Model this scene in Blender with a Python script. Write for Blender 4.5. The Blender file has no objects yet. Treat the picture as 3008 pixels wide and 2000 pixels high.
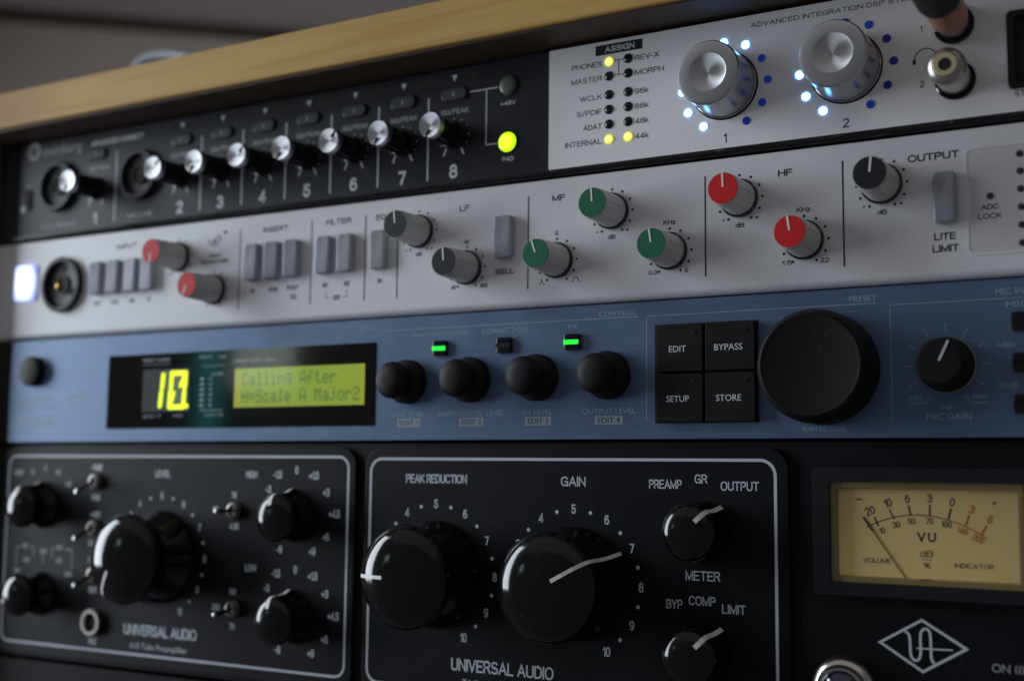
import bpy, bmesh, math, random
from mathutils import Vector, Matrix
random.seed(7)
S = 0.001                      # everything below is written in millimetres
scene = bpy.context.scene
COL = scene.collection

# ------------------------------------------------------------------ camera
cd = bpy.data.cameras.new("camera")
cam = bpy.data.objects.new("camera", cd); COL.objects.link(cam)
# axes of the camera in world space (right, down, forward)
RT = Vector((0.87102, 0.49113, 0.01063)); DN = Vector((-0.04371, 0.09904, -0.99412)); FW = Vector((-0.48930, 0.86544, 0.10773))
m = Matrix(((RT.x, -DN.x, -FW.x, 0.453456), (RT.y, -DN.y, -FW.y, -0.358367), (RT.z, -DN.z, -FW.z, -0.144105), (0, 0, 0, 1)))
cam.matrix_world = m
cd.sensor_width = 36; cd.sensor_fit = 'HORIZONTAL'; cd.lens = 43.305
cd.clip_start = 0.01; cd.clip_end = 30
cd.dof.use_dof = True; cd.dof.focus_distance = 0.380; cd.dof.aperture_fstop = 7.2
scene.camera = cam
scene.render.resolution_x = 1024; scene.render.resolution_y = 680
scene.view_settings.view_transform = 'Standard'; scene.view_settings.look = 'None'
scene.view_settings.exposure = 0.14; scene.view_settings.gamma = 1.0

# ------------------------------------------------------------------ world and lamps
w = bpy.data.worlds.new("World"); scene.world = w; w.use_nodes = True
bg = w.node_tree.nodes["Background"]; bg.inputs[0].default_value = (0.90, 0.90, 1.0, 1); bg.inputs[1].default_value = 0.095

def area(name, loc, aim, sx, sy, L, col):
    ld = bpy.data.lights.new(name, 'AREA'); ld.shape = 'RECTANGLE'; ld.size = sx*S; ld.size_y = sy*S
    ld.energy = L*math.pi*sx*sy*S*S*0.5; ld.color = col
    o = bpy.data.objects.new(name, ld); COL.objects.link(o)
    o.location = Vector(loc)*S
    d = (Vector(aim)-Vector(loc)).normalized()
    o.rotation_euler = d.to_track_quat('-Z', 'Y').to_euler()
    return o
area("window_daylight", (-1200, -480, 190), (200, 0, -80), 480, 1150, 24.0, (0.83, 0.91, 1.0))
area("ceiling_bounce", (250, -800, 1050), (250, -60, -80), 2600, 1300, 0.33, (1.0, 0.95, 0.90))
area("window_gap_daylight", (-787, -1075, 55), (145, 0, -110), 90, 150, 4.5, (0.85, 1.0, 0.93))
area("curtain_edge_daylight", (-898, -1075, 0), (108, 0, -110), 34, 180, 2.3, (0.03, 0.75, 0.75))

# ------------------------------------------------------------------ materials
def mat(name, col, rough=0.5, metal=0.0, spec=0.5, emit=None, es=1.0, grain=0.0, gscale=2500, bump=0.0, bscale=1500, aniso=None, coat=0.0, stretch=None, wear=0.0, dust=0.0):
    mt = bpy.data.materials.new(name); mt.use_nodes = True
    nt = mt.node_tree; b = nt.nodes["Principled BSDF"]
    b.inputs["Base Color"].default_value = (*col, 1); b.inputs["Roughness"].default_value = rough
    b.inputs["Metallic"].default_value = metal; b.inputs["Specular IOR Level"].default_value = spec
    b.inputs["Coat Weight"].default_value = coat; b.inputs["Coat Roughness"].default_value = 0.08
    if emit:
        b.inputs["Emission Color"].default_value = (*emit, 1); b.inputs["Emission Strength"].default_value = es
    tc = nt.nodes.new("ShaderNodeTexCoord")
    mp = nt.nodes.new("ShaderNodeMapping"); nt.links.new(tc.outputs["Object"], mp.inputs[0])
    if stretch: mp.inputs["Scale"].default_value = stretch
    if grain:
        n = nt.nodes.new("ShaderNodeTexNoise"); n.inputs["Scale"].default_value = gscale; n.inputs["Detail"].default_value = 3
        nt.links.new(mp.outputs[0], n.inputs["Vector"])
        r = nt.nodes.new("ShaderNodeMapRange"); r.inputs[1].default_value = 0.3; r.inputs[2].default_value = 0.7
        r.inputs[3].default_value = 1-grain; r.inputs[4].default_value = 1+grain
        nt.links.new(n.outputs[0], r.inputs[0])
        mx = nt.nodes.new("ShaderNodeVectorMath"); mx.operation = 'SCALE'; mx.inputs[0].default_value = col
        nt.links.new(r.outputs[0], mx.inputs["Scale"]); nt.links.new(mx.outputs[0], b.inputs["Base Color"])
    if dust:
        n = nt.nodes.new("ShaderNodeTexNoise"); n.inputs["Scale"].default_value = 1100; n.inputs["Detail"].default_value = 2
        nt.links.new(tc.outputs["Object"], n.inputs["Vector"])
        n2 = nt.nodes.new("ShaderNodeTexNoise"); n2.inputs["Scale"].default_value = 90; nt.links.new(tc.outputs["Object"], n2.inputs["Vector"])
        ad = nt.nodes.new("ShaderNodeMath"); ad.operation = 'MULTIPLY_ADD'; ad.inputs[1].default_value = 0.35; nt.links.new(n2.outputs[0], ad.inputs[0]); nt.links.new(n.outputs[0], ad.inputs[2])
        r = nt.nodes.new("ShaderNodeMapRange"); r.inputs[1].default_value = 0.86; r.inputs[2].default_value = 0.93; r.inputs[3].default_value = 0; r.inputs[4].default_value = dust
        nt.links.new(ad.outputs[0], r.inputs[0])
        mx = nt.nodes.new("ShaderNodeVectorMath"); mx.operation = 'ADD'
        src = b.inputs["Base Color"].links[0].from_socket if b.inputs["Base Color"].links else None
        if src: nt.links.new(src, mx.inputs[0])
        else: mx.inputs[0].default_value = col
        nt.links.new(r.outputs[0], mx.inputs[1]); nt.links.new(mx.outputs[0], b.inputs["Base Color"])
    if wear:
        n = nt.nodes.new("ShaderNodeTexNoise"); n.inputs["Scale"].default_value = 60; n.inputs["Detail"].default_value = 6
        nt.links.new(tc.outputs["Object"], n.inputs["Vector"])
        r = nt.nodes.new("ShaderNodeMapRange"); r.inputs[1].default_value = 0.35; r.inputs[2].default_value = 0.7
        r.inputs[3].default_value = max(0.02, rough-wear); r.inputs[4].default_value = rough+wear
        nt.links.new(n.outputs[0], r.inputs[0]); nt.links.new(r.outputs[0], b.inputs["Roughness"])
    if bump:
        n = nt.nodes.new("ShaderNodeTexNoise"); n.inputs["Scale"].default_value = bscale; n.inputs["Detail"].default_value = 2
        nt.links.new(mp.outputs[0], n.inputs["Vector"])
        bp = nt.nodes.new("ShaderNodeBump"); bp.inputs["Strength"].default_value = bump; bp.inputs["Distance"].default_value = 0.0001
        nt.links.new(n.outputs[0], bp.inputs["Height"]); nt.links.new(bp.outputs[0], b.inputs["Normal"])
    if aniso:
        b.inputs["Anisotropic"].default_value = aniso
        t = nt.nodes.new("ShaderNodeTangent"); t.direction_type = 'RADIAL'; t.axis = 'Y'
        nt.links.new(t.outputs[0], b.inputs["Tangent"])
    return mt

M = {}
def lamp_glow(mt, scale, edge, core, pos=0.6, off=(0, 0, 0)):
    # light of the bulb behind a lens or card: brightest in the middle, falling off to its rim
    nt = mt.node_tree; b = nt.nodes['Principled BSDF']; tc = nt.nodes.new('ShaderNodeTexCoord'); mp = nt.nodes.new('ShaderNodeMapping')
    mp.inputs['Scale'].default_value = scale; mp.inputs['Location'].default_value = off
    g = nt.nodes.new('ShaderNodeTexGradient'); g.gradient_type = 'SPHERICAL'; cr = nt.nodes.new('ShaderNodeValToRGB')
    cr.color_ramp.elements[0].position = 0; cr.color_ramp.elements[0].color = (*edge, 1); cr.color_ramp.elements[1].position = pos; cr.color_ramp.elements[1].color = (*core, 1)
    nt.links.new(tc.outputs['Object'], mp.inputs[0]); nt.links.new(mp.outputs[0], g.inputs[0]); nt.links.new(g.outputs[0], cr.inputs[0]); nt.links.new(cr.outputs[0], b.inputs['Emission Color'])
    return mt
M['silver'] = mat('satin_silver_paint', (0.72, 0.72, 0.74), 0.45, 0.05, grain=0.16, gscale=2600, bump=0.2, wear=0.05)
M['white_plate'] = mat('silver_white_plate', (0.88, 0.88, 0.89), 0.45, 0.03, grain=0.08, gscale=3500, bump=0.1, wear=0.05)
M['recess'] = mat('recessed_silver_paint', (0.62, 0.61, 0.63), 0.5, 0.1, grain=0.08, gscale=3500)
M['blue'] = mat('brushed_blue_aluminium', (0.11, 0.17, 0.28), 0.42, 0.4, grain=0.10, gscale=1400, bump=0.25, bscale=1800, stretch=(0.04, 1, 1), wear=0.04)
M['black_face'] = mat('charcoal_paint', (0.0145, 0.0165, 0.022), 0.46, 0.0, spec=0.24, grain=0.12, gscale=3000, bump=0.2, wear=0.05)
M['black_gloss'] = mat('glossy_black_plastic', (0.006, 0.006, 0.007), 0.16, wear=0.04)
M['black_matte'] = mat('matte_black_plastic', (0.007, 0.007, 0.008), 0.55, spec=0.3)
M['unit_black'] = mat('flat_black_paint', (0.006, 0.006, 0.007), 0.6, spec=0.12, grain=0.2)
M['window_black'] = mat('tinted_display_window', (0.002, 0.002, 0.002), 0.1, spec=0.15)
M['pit'] = mat('dark_opening', (0.004, 0.004, 0.005), 0.8)
M['la_black'] = mat('black_panel_paint', (0.006, 0.0065, 0.0085), 0.50, spec=0.14, grain=0.2, gscale=3500, bump=0.3, wear=0.05, dust=0.02)
M['bakelite'] = mat('black_bakelite', (0.004, 0.004, 0.0045), 0.13, spec=0.38, wear=0.06, dust=0.03)
M['rubber'] = mat('black_rubber', (0.006, 0.006, 0.007), 0.55, spec=0.2, grain=0.2, gscale=2500, bump=0.3, dust=0.03)
M['alu'] = mat('turned_aluminium', (0.52, 0.53, 0.55), 0.36, 1.0, aniso=0.85)
M['alu_side'] = mat('aluminium_side', (0.36, 0.365, 0.39), 0.26, 1.0, bump=0.2, bscale=500, stretch=(1, 0.02, 1))
M['alu_rim'] = mat('satin_aluminium', (0.50, 0.51, 0.53), 0.34, 1.0)
M['grey_knob'] = mat('grey_knob_plastic', (0.50, 0.495, 0.48), 0.38, bump=0.1)
M['red'] = mat('red_cap_plastic', (0.62, 0.012, 0.014), 0.55, spec=0.3, grain=0.1, gscale=2500)
M['green'] = mat('green_cap_plastic', (0.006, 0.135, 0.065), 0.55, spec=0.3, grain=0.1, gscale=2500)
M['dark'] = mat('charcoal_cap_plastic', (0.012, 0.014, 0.018), 0.5, spec=0.3, grain=0.1, gscale=2500)
M['white_line'] = mat('white_pointer_paint', (0.85, 0.83, 0.80), 0.4)
M['print_white'] = mat('pale_grey_print', (0.66, 0.69, 0.74), 0.5)
M['print_la'] = mat('silver_grey_print', (0.54, 0.60, 0.66), 0.5)
M['print_dim'] = mat('faint_grey_print', (0.36, 0.37, 0.41), 0.5)
M['print_black'] = mat('black_print', (0.005, 0.006, 0.010), 0.5)
M['print_blue'] = mat('faint_pale_blue_print', (0.30, 0.40, 0.50), 0.45)
M['print_box'] = mat('grey_print_box', (0.27, 0.33, 0.37), 0.5)
M['groove'] = mat('groove_shadow_grey', (0.30, 0.30, 0.29), 0.4)
M['print_red'] = mat('red_print', (0.36, 0.05, 0.02), 0.5)
M['smoke'] = mat('smoky_switch_plastic', (0.35, 0.37, 0.42), 0.30, coat=0.25, grain=0.35, gscale=170, stretch=(1, 1, 0.35), wear=0.06)
b_ = M['smoke'].node_tree.nodes['Principled BSDF']; b_.inputs['Transmission Weight'].default_value = 0.25
M['nickel'] = mat('nickel_plate', (0.58, 0.55, 0.52), 0.24, 1.0)
M['nickel_dull'] = mat('worn_nickel', (0.42, 0.39, 0.36), 0.36, 1.0, bump=0.2)
M['nickel_dark'] = mat('tarnished_nickel', (0.17, 0.155, 0.14), 0.38, 1.0, bump=0.2)
M['lever'] = mat('dark_chrome', (0.22, 0.22, 0.23), 0.2, 1.0)
M['brass'] = mat('pale_gold_insulator', (0.52, 0.44, 0.25), 0.45, 0.15)
M['gold'] = mat('gold_contact', (0.75, 0.42, 0.12), 0.3, 1.0)
M['copper'] = mat('copper_brown_sleeve', (0.46, 0.215, 0.115), 0.45, 0.25, grain=0.25, gscale=250)
M['cyan_lit'] = mat('lit_blue_light', (0.02, 0.05, 0.2), 0.3, emit=(0.13, 0.42, 1.0), es=9)
M['blue_dim'] = mat('unlit_blue_light', (0.006, 0.02, 0.12), 0.25, emit=(0.004, 0.03, 0.25), es=0.35)  # both unlit blues: scattered light put in as dim emission
M['blue_off'] = mat('dark_blue_light', (0.004, 0.008, 0.045), 0.25, emit=(0.003, 0.01, 0.1), es=0.25)
M['yel_lit'] = mat('lit_yellow_light', (0.2, 0.2, 0.02), 0.3, emit=(0.95, 0.92, 0.16), es=1.1); lamp_glow(M['yel_lit'], (640, 0, 640), (0.62, 0.62, 0.03), (1.0, 0.97, 0.33), 0.7)
M['pad_lit'] = mat('lit_yellow_green_light', (0.2, 0.3, 0.0), 0.3, emit=(0.58, 1.0, 0.0), es=1.5); lamp_glow(M['pad_lit'], (290, 0, 290), (0.30, 0.62, 0.0), (0.80, 1.0, 0.03), 0.75)
M['led_off'] = mat('unlit_black_light', (0.010, 0.011, 0.014), 0.12)
M['led_greyoff'] = mat('unlit_grey_green_light', (0.11, 0.145, 0.11), 0.35)
M['led_pill'] = mat('unlit_button_lens', (0.06, 0.065, 0.065), 0.3)
M['led_brown'] = mat('unlit_meter_light', (0.035, 0.028, 0.034), 0.3)
M['lens_white0'] = mat('lit_white_lens', (0.6, 0.65, 0.8), 0.3, emit=(0.72, 0.82, 1.0), es=1.0)
def lens_mat():
    mt = mat('lit_white_lens', (0.6, 0.65, 0.8), 0.3, emit=(1, 1, 1), es=1.25); nt = mt.node_tree; b = nt.nodes['Principled BSDF']
    tc = nt.nodes.new('ShaderNodeTexCoord'); mp = nt.nodes.new('ShaderNodeMapping'); mp.inputs['Scale'].default_value = (130, 0, 105)
    g = nt.nodes.new('ShaderNodeTexGradient'); g.gradient_type = 'SPHERICAL'; cr = nt.nodes.new('ShaderNodeValToRGB')
    cr.color_ramp.elements[0].position = 0.0; cr.color_ramp.elements[0].color = (0.22, 0.30, 0.75, 1)
    cr.color_ramp.elements[1].position = 0.42; cr.color_ramp.elements[1].color = (0.80, 0.88, 1.0, 1)
    nt.links.new(tc.outputs['Object'], mp.inputs[0]); nt.links.new(mp.outputs[0], g.inputs[0]); nt.links.new(g.outputs[0], cr.inputs[0]); nt.links.new(cr.outputs[0], b.inputs['Emission Color'])
    return mt
M['lens_white'] = lens_mat()
M['green_lit'] = mat('lit_green_bar', (0.02, 0.3, 0.02), 0.3, emit=(0.015, 0.85, 0.05), es=1.1)
M['lcd'] = mat('backlit_lcd', (0.10, 0.13, 0.01), 0.4, emit=(0.19, 0.265, 0.008), es=0.85)
M['lcd_edge'] = mat('bright_lcd_edge', (0.10, 0.13, 0.01), 0.4, emit=(0.30, 0.30, 0.002), es=0.75)
M['lcd_dot'] = mat('dark_lcd_pixels', (0.03, 0.07, 0.02), 0.4, emit=(0.04, 0.10, 0.013), es=0.8)
M['seg_glow'] = mat('painted_digit_glow', (0.04, 0.05, 0.03), 0.4, emit=(0.05, 0.10, 0.008), es=0.7)  # light scattered from the digits, as dim emission
M['seg_back'] = mat('dim_digit_window', (0.020, 0.026, 0.022), 0.5, spec=0.2)
M['seg_lit'] = mat('lit_digit_segment', (0.3, 0.4, 0.0), 0.3, emit=(0.85, 1.0, 0.02), es=1.15)
M['meter_face'] = mat('cream_meter_card', (0.50, 0.38, 0.165), 0.6, grain=0.05, gscale=900, emit=(0.30, 0.22, 0.07), es=0.3)
M['meter_face'] = lamp_glow(M['meter_face'], (18, 0, 24), (0.02, 0.014, 0.004), (0.30, 0.235, 0.07), 1.0, (0.0, 0, 0.5))
M['meter_frame'] = mat('meter_frame_plastic', (0.012, 0.0125, 0.016), 0.45, spec=0.25, wear=0.05)
M['meter_case'] = mat('amber_meter_inner_lip', (0.25, 0.19, 0.07), 0.35)
M['jewel'] = mat('dark_blue_jewel', (0.005, 0.008, 0.03), 0.05, coat=1.0)
M['tape'] = mat('grey_cable_jacket', (0.20, 0.22, 0.26), 0.35)
M['wall'] = mat('grey_beige_wall_paint', (0.62, 0.54, 0.46), 0.8, grain=0.04, gscale=3)
M['ceiling'] = mat('grey_ceiling_paint', (0.50, 0.46, 0.44), 0.8)
M['ink_blue'] = mat('dark_navy_print', (0.012, 0.014, 0.03), 0.5)

def glass_mat():
    mt = bpy.data.materials.new('clear_window_pane'); mt.use_nodes = True; nt = mt.node_tree
    for n in list(nt.nodes): nt.nodes.remove(n)
    out = nt.nodes.new('ShaderNodeOutputMaterial'); mx = nt.nodes.new('ShaderNodeMixShader')
    tr = nt.nodes.new('ShaderNodeBsdfTransparent'); gl = nt.nodes.new('ShaderNodeBsdfGlossy'); fr = nt.nodes.new('ShaderNodeFresnel')
    gl.inputs['Roughness'].default_value = 0.06; fr.inputs[0].default_value = 1.5
    ge = nt.nodes.new('ShaderNodeNewGeometry'); mu = nt.nodes.new('ShaderNodeMath'); mu.operation = 'MULTIPLY'; iv = nt.nodes.new('ShaderNodeMath'); iv.operation = 'SUBTRACT'; iv.inputs[0].default_value = 1.0
    nt.links.new(ge.outputs['Backfacing'], iv.inputs[1]); nt.links.new(iv.outputs[0], mu.inputs[0]); nt.links.new(fr.outputs[0], mu.inputs[1])
    nt.links.new(mu.outputs[0], mx.inputs[0]); nt.links.new(tr.outputs[0], mx.inputs[1]); nt.links.new(gl.outputs[0], mx.inputs[2]); nt.links.new(mx.outputs[0], out.inputs[0])
    return mt
M['glass'] = glass_mat()

def wood_mat():
    mt = bpy.data.materials.new('varnished_pine'); mt.use_nodes = True; nt = mt.node_tree; b = nt.nodes['Principled BSDF']
    b.inputs['Roughness'].default_value = 0.6; b.inputs['Specular IOR Level'].default_value = 0.25
    tc = nt.nodes.new('ShaderNodeTexCoord'); mp = nt.nodes.new('ShaderNodeMapping'); mp.inputs['Scale'].default_value = (1.6, 30, 34)
    mp.inputs['Rotation'].default_value = (0, 0.012, 0)
    nt.links.new(tc.outputs['Object'], mp.inputs[0])
    n = nt.nodes.new('ShaderNodeTexNoise'); n.inputs['Scale'].default_value = 6; n.inputs['Detail'].default_value = 5; n.inputs['Distortion'].default_value = 0.8
    nt.links.new(mp.outputs[0], n.inputs['Vector'])
    cr = nt.nodes.new('ShaderNodeValToRGB'); e = cr.color_ramp
    n.inputs['Roughness'].default_value = 0.45
    e.elements[0].position = 0.32; e.elements[0].color = (0.50, 0.275, 0.070, 1)
    e.elements[1].position = 0.62; e.elements[1].color = (0.61, 0.395, 0.12, 1)
    nt.links.new(n.outputs[0], cr.inputs[0])
    # shade by the side board painted in as browner wood at the left end
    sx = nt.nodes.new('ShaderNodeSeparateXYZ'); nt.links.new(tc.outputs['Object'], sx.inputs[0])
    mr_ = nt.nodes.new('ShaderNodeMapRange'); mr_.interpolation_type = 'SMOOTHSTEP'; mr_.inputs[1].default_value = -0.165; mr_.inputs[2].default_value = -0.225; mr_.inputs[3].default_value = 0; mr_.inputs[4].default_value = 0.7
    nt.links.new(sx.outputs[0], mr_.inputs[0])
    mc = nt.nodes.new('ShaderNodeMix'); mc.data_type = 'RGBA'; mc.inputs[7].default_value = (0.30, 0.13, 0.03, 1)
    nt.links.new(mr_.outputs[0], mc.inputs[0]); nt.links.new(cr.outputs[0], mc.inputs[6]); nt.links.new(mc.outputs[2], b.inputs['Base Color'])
    n3 = nt.nodes.new('ShaderNodeTexNoise'); n3.inputs['Scale'].default_value = 260; nt.links.new(mp.outputs[0], n3.inputs['Vector'])
    bp = nt.nodes.new('ShaderNodeBump'); bp.inputs['Strength'].default_value = 0.35; bp.inputs['Distance'].default_value = 0.0004; nt.links.new(n3.outputs[0], bp.inputs['Height']); nt.links.new(bp.outputs[0], b.inputs['Normal'])
    return mt
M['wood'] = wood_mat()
def shade_brown():
    mt = mat('painted_shade_brown', (0.05, 0.028, 0.016), 0.6, grain=0.2, gscale=40, stretch=(0.05, 1, 1)); return mt  # shade colour for the board's underside and the wall seam
M['shade_brown'] = shade_brown()

# ------------------------------------------------------------------ mesh helpers
def link(name, me, parent=None, m=None, smooth=False):
    o = bpy.data.objects.new(name, me); COL.objects.link(o)
    if m is not None: me.materials.append(m)
    if parent: o.parent = parent
    if smooth:
        for p in me.polygons: p.use_smooth = True
        me.set_sharp_from_angle(angle=math.radians(38))
        if len(me.polygons) < 400:                      # keeps broad flat faces flat next to their rounded edges
            wn = o.modifiers.new('flat_faces', 'WEIGHTED_NORMAL'); wn.keep_sharp = True; wn.weight = 100; wn.mode = 'FACE_AREA'
    return o

def thing(name, label, cat, loc=(0, 0, 0)):
    o = bpy.data.objects.new(name, None); COL.objects.link(o); o.empty_display_size = 0.01
    o.location = Vector(loc)*S; o['label'] = label; o['category'] = cat
    return o

class PM:
    """collects shapes written in millimetres, in the coordinates of the rack front (x right, y into the rack, z up)"""
    def __init__(s): s.v = []; s.f = []
    def add(s, vs, fs):
        b = len(s.v); s.v += [tuple(v) for v in vs]; s.f += [tuple(i+b for i in f) for f in fs]; return s
    def rect(s, x0, x1, z0, z1, y=-0.04):
        return s.add([(x0, y, z0), (x1, y, z0), (x1, y, z1), (x0, y, z1)], [(0, 1, 2, 3)])
    def disc(s, x, z, r, y=-0.04, n=14, rz=None):
        rz = rz or r
        return s.add([(x+r*math.cos(2*math.pi*k/n), y, z+rz*math.sin(2*math.pi*k/n)) for k in range(n)], [tuple(range(n))])
    def line(s, pts, wd, y=-0.04, closed=False):
        P = [Vector((p[0], p[1])) for p in pts]; n = len(P); L = []; R = []
        for i in range(n):
            a = P[i-1] if (i > 0 or closed) else None; c = P[(i+1) % n] if (i < n-1 or closed) else None
            d1 = (P[i]-a).normalized() if a is not None else None; d2 = (c-P[i]).normalized() if c is not None else None
            if d1 is None: d1 = d2
            if d2 is None: d2 = d1
            t = (d1+d2)
            t = t.normalized() if t.length > 1e-6 else d1
            nn = Vector((-t.y, t.x)); k = wd/2/max(0.4, abs(nn.dot(Vector((-d1.y, d1.x)))))
            L.append(P[i]+nn*k); R.append(P[i]-nn*k)
        vs = [(p.x, y, p.y) for p in L]+[(p.x, y, p.y) for p in R]
        fs = [(i, n+i, n+(i+1) % n, (i+1) % n) for i in range(n if closed else n-1)]
        return s.add(vs, fs)
    def box(s, x0, x1, y0, y1, z0, z1):
        vs = [(x, y, z) for x in (x0, x1) for y in (y0, y1) for z in (z0, z1)]
        return s.add(vs, [(0, 1, 3, 2), (4, 6, 7, 5), (0, 4, 5, 1), (2, 3, 7, 6), (0, 2, 6, 4), (1, 5, 7, 3)])
    def build(s, name, m, parent, smooth=False, origin=None):
        ox = origin or (0, 0, 0)
        me = bpy.data.meshes.new(name)
        me.from_pydata([((v[0]-ox[0])*S, (v[1]-ox[1])*S, (v[2]-ox[2])*S) for v in s.v], [], s.f); me.update()
        bm = bmesh.new(); bm.from_mesh(me)
        bmesh.ops.recalc_face_normals(bm, faces=bm.faces)
        for f in bm.faces:                       # flat print faces the room
            if len(f.verts) and abs(f.normal.y) > 0.99 and f.normal.y > 0 and all(len(e.link_faces) == 1 for e in f.edges): f.normal_flip()
        bm.to_mesh(me); bm.free()
        o = link(name, me, parent, m, smooth)
        o.location = Vector(ox)*S
        return o

def bbox(name, x0, x1, y0, y1, z0, z1, bev, m, parent, seg=3, smooth=True):
    bm = bmesh.new(); bmesh.ops.create_cube(bm, size=1)
    c = ((x0+x1)/2, (y0+y1)/2, (z0+z1)/2)
    for v in bm.verts: v.co = Vector((v.co.x*(x1-x0), v.co.y*(y1-y0), v.co.z*(z1-z0)))*S
    if bev: bmesh.ops.bevel(bm, geom=list(bm.edges), offset=bev*S, segments=seg, profile=0.5, affect='EDGES')
    me = bpy.data.meshes.new(name); bm.to_mesh(me); bm.free()
    o = link(name, me, parent, m, smooth); o.location = Vector(c)*S
    return o

def rrect(x0, x1, z0, z1, r, n=6):
    pts = []
    for cx, cz, a0 in ((x1-r, z1-r, 0), (x0+r, z1-r, 90), (x0+r, z0+r, 180), (x1-r, z0+r, 270)):
        for k in range(n+1):
            a = math.radians(a0+90*k/n); pts.append((cx+r*math.cos(a), cz+r*math.sin(a)))
    return pts

def slab(name, pts, y0, y1, bev, m, parent, origin=None, smooth=True, seg=2):
    """extruded outline: front face at y0 (towards the room), back at y1, front edge rounded"""
    ox = origin or (sum(p[0] for p in pts)/len(pts), 0, sum(p[1] for p in pts)/len(pts))
    bm = bmesh.new()
    vs = [bm.verts.new(((p[0]-ox[0])*S, y0*S, (p[1]-ox[2])*S)) for p in pts]
    f = bm.faces.new(vs)
    ex = bmesh.ops.extrude_face_region(bm, geom=[f])
    for v in [g for g in ex['geom'] if isinstance(g, bmesh.types.BMVert)]: v.co.y = y1*S
    bm.faces.ensure_lookup_table()
    if bev:
        ed = [e for e in bm.edges if all(abs(v.co.y-y0*S) < 1e-9 for v in e.verts)]
        bmesh.ops.bevel(bm, geom=ed, offset=bev*S, segments=seg, profile=0.5, affect='EDGES')
    bmesh.ops.recalc_face_normals(bm, faces=bm.faces)
    me = bpy.data.meshes.new(name); bm.to_mesh(me); bm.free()
    o = link(name, me, parent, m, smooth); o.location = (ox[0]*S, 0, ox[2]*S)
    return o

def frame_slab(name, outer, inner, y0, y1, m, parent, inner_back=None):
    """ring between two outlines with the same number of points (a window frame); inner_back = smaller outline at y1"""
    n = len(outer); ib = inner_back or inner
    vs = [(p[0], y0, p[1]) for p in outer]+[(p[0], y0, p[1]) for p in inner]+[(p[0], y1, p[1]) for p in ib]+[(p[0], y1, p[1]) for p in outer]
    fs = []
    for i in range(n):
        j = (i+1) % n
        fs += [(i, j, n+j, n+i), (n+i, n+j, 2*n+j, 2*n+i), (3*n+i, 3*n+j, j, i), (2*n+i, 2*n+j, 3*n+j, 3*n+i)]
    return PM().add(vs, fs).build(name, m, parent)

_lc = {}
def lathe(name, prof, m, parent, at=(0, 0, 0), n=48, rot=0, key=None, knurl=None):
    """profile [(radius, y)] turned round the knob axis (local -Y)"""
    k = (name, tuple(prof), n, m.name, knurl)
    if k not in _lc:
        vs = []; fs = []; rings = []
        for r, y in prof:
            if r < 1e-6: rings.append([len(vs)]); vs.append((0, y*S, 0))
            else:
                rings.append(list(range(len(vs), len(vs)+n)))
                for i in range(n):
                    a = 2*math.pi*i/n; rr = r
                    if knurl and knurl[0] >= y >= knurl[1]: rr = r-(knurl[2] if i % 2 else 0)
                    vs.append((rr*S*math.cos(a), y*S, rr*S*math.sin(a)))
        for A, B in zip(rings, rings[1:]):
            for i in range(n):
                j = (i+1) % n
                if len(A) == 1 and len(B) == 1: continue
                if len(A) == 1: fs.append((A[0], B[i], B[j]))
                elif len(B) == 1: fs.append((A[i], A[j], B[0]))
                else: fs.append((A[i], A[j], B[j], B[i]))
        me = bpy.data.meshes.new(name); me.from_pydata(vs, [], fs); me.update()
        bm = bmesh.new(); bm.from_mesh(me); bmesh.ops.recalc_face_normals(bm, faces=bm.faces); bm.to_mesh(me); bm.free()
        me.materials.append(m)
        for p in me.polygons: p.use_smooth = True
        me.set_sharp_from_angle(angle=math.radians(32 if not knurl else 15))
        _lc[k] = me
    o = bpy.data.objects.new(name, _lc[k]); COL.objects.link(o)
    if parent: o.parent = parent
    o.location = Vector(at)*S; o.rotation_euler = (0, -math.radians(rot), 0)
    return o

# ------------------------------------------------------------------ lettering (built-in font turned into flat meshes)
_tc = {}
def tmesh(s, bold):
    if (s, bold) not in _tc:
        c = bpy.data.curves.new('t', 'FONT'); c.body = s; c.size = 1; c.resolution_u = 3; c.offset = bold; c.space_character = 1.0
        o = bpy.data.objects.new('t', c); COL.objects.link(o)
        bpy.context.view_layer.update()
        me = bpy.data.meshes.new_from_object(o.evaluated_get(bpy.context.evaluated_depsgraph_get()))
        vs = [tuple(v.co) for v in me.vertices]; fs = [tuple(p.vertices) for p in me.polygons]
        bpy.data.objects.remove(o); bpy.data.curves.remove(c); bpy.data.meshes.remove(me)
        _tc[(s, bold)] = (vs, fs)
    return _tc[(s, bold)]
def bounds(v, i): a = [p[i] for p in v]; return min(a), max(a)
_H = tmesh('H', 0)[0]; CAP = bounds(_H, 1)[1]
def put(pm, s, x, z, h, wd=None, al='c', bold=0.0, y=-0.045, nar=1.0, rot=0, italic=0):
    """adds text to a PM: z is the middle of the capitals, h their height, wd the whole width"""
    vs, fs = tmesh(s, bold); x0, x1 = bounds(vs, 0); sy = h/CAP
    sx = wd/(x1-x0) if wd else sy*nar
    W = (x1-x0)*sx; ox = {'c': -W/2, 'l': 0, 'r': -W}[al]; a = math.radians(rot); out = []
    for p in vs:
        q = (p[0]-x0)*sx+ox; t = p[1]*sy-h/2; q += t*italic
        out.append((x+q*math.cos(a)-t*math.sin(a), y, z+q*math.sin(a)+t*math.cos(a)))
    pm.add(out, fs)
def _arc(cx, cy, rx, ry, a0, a1, n=None, p=0.86):
    n = n or max(3, int(abs(a1-a0)/15)); o = []
    for k in range(n+1):
        a = math.radians(a0+(a1-a0)*k/n); c = math.cos(a); s_ = math.sin(a)
        o.append((cx+rx*math.copysign(abs(c)**p, c), cy+ry*math.copysign(abs(s_)**p, s_)))
    return o
_A = _arc
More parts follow.
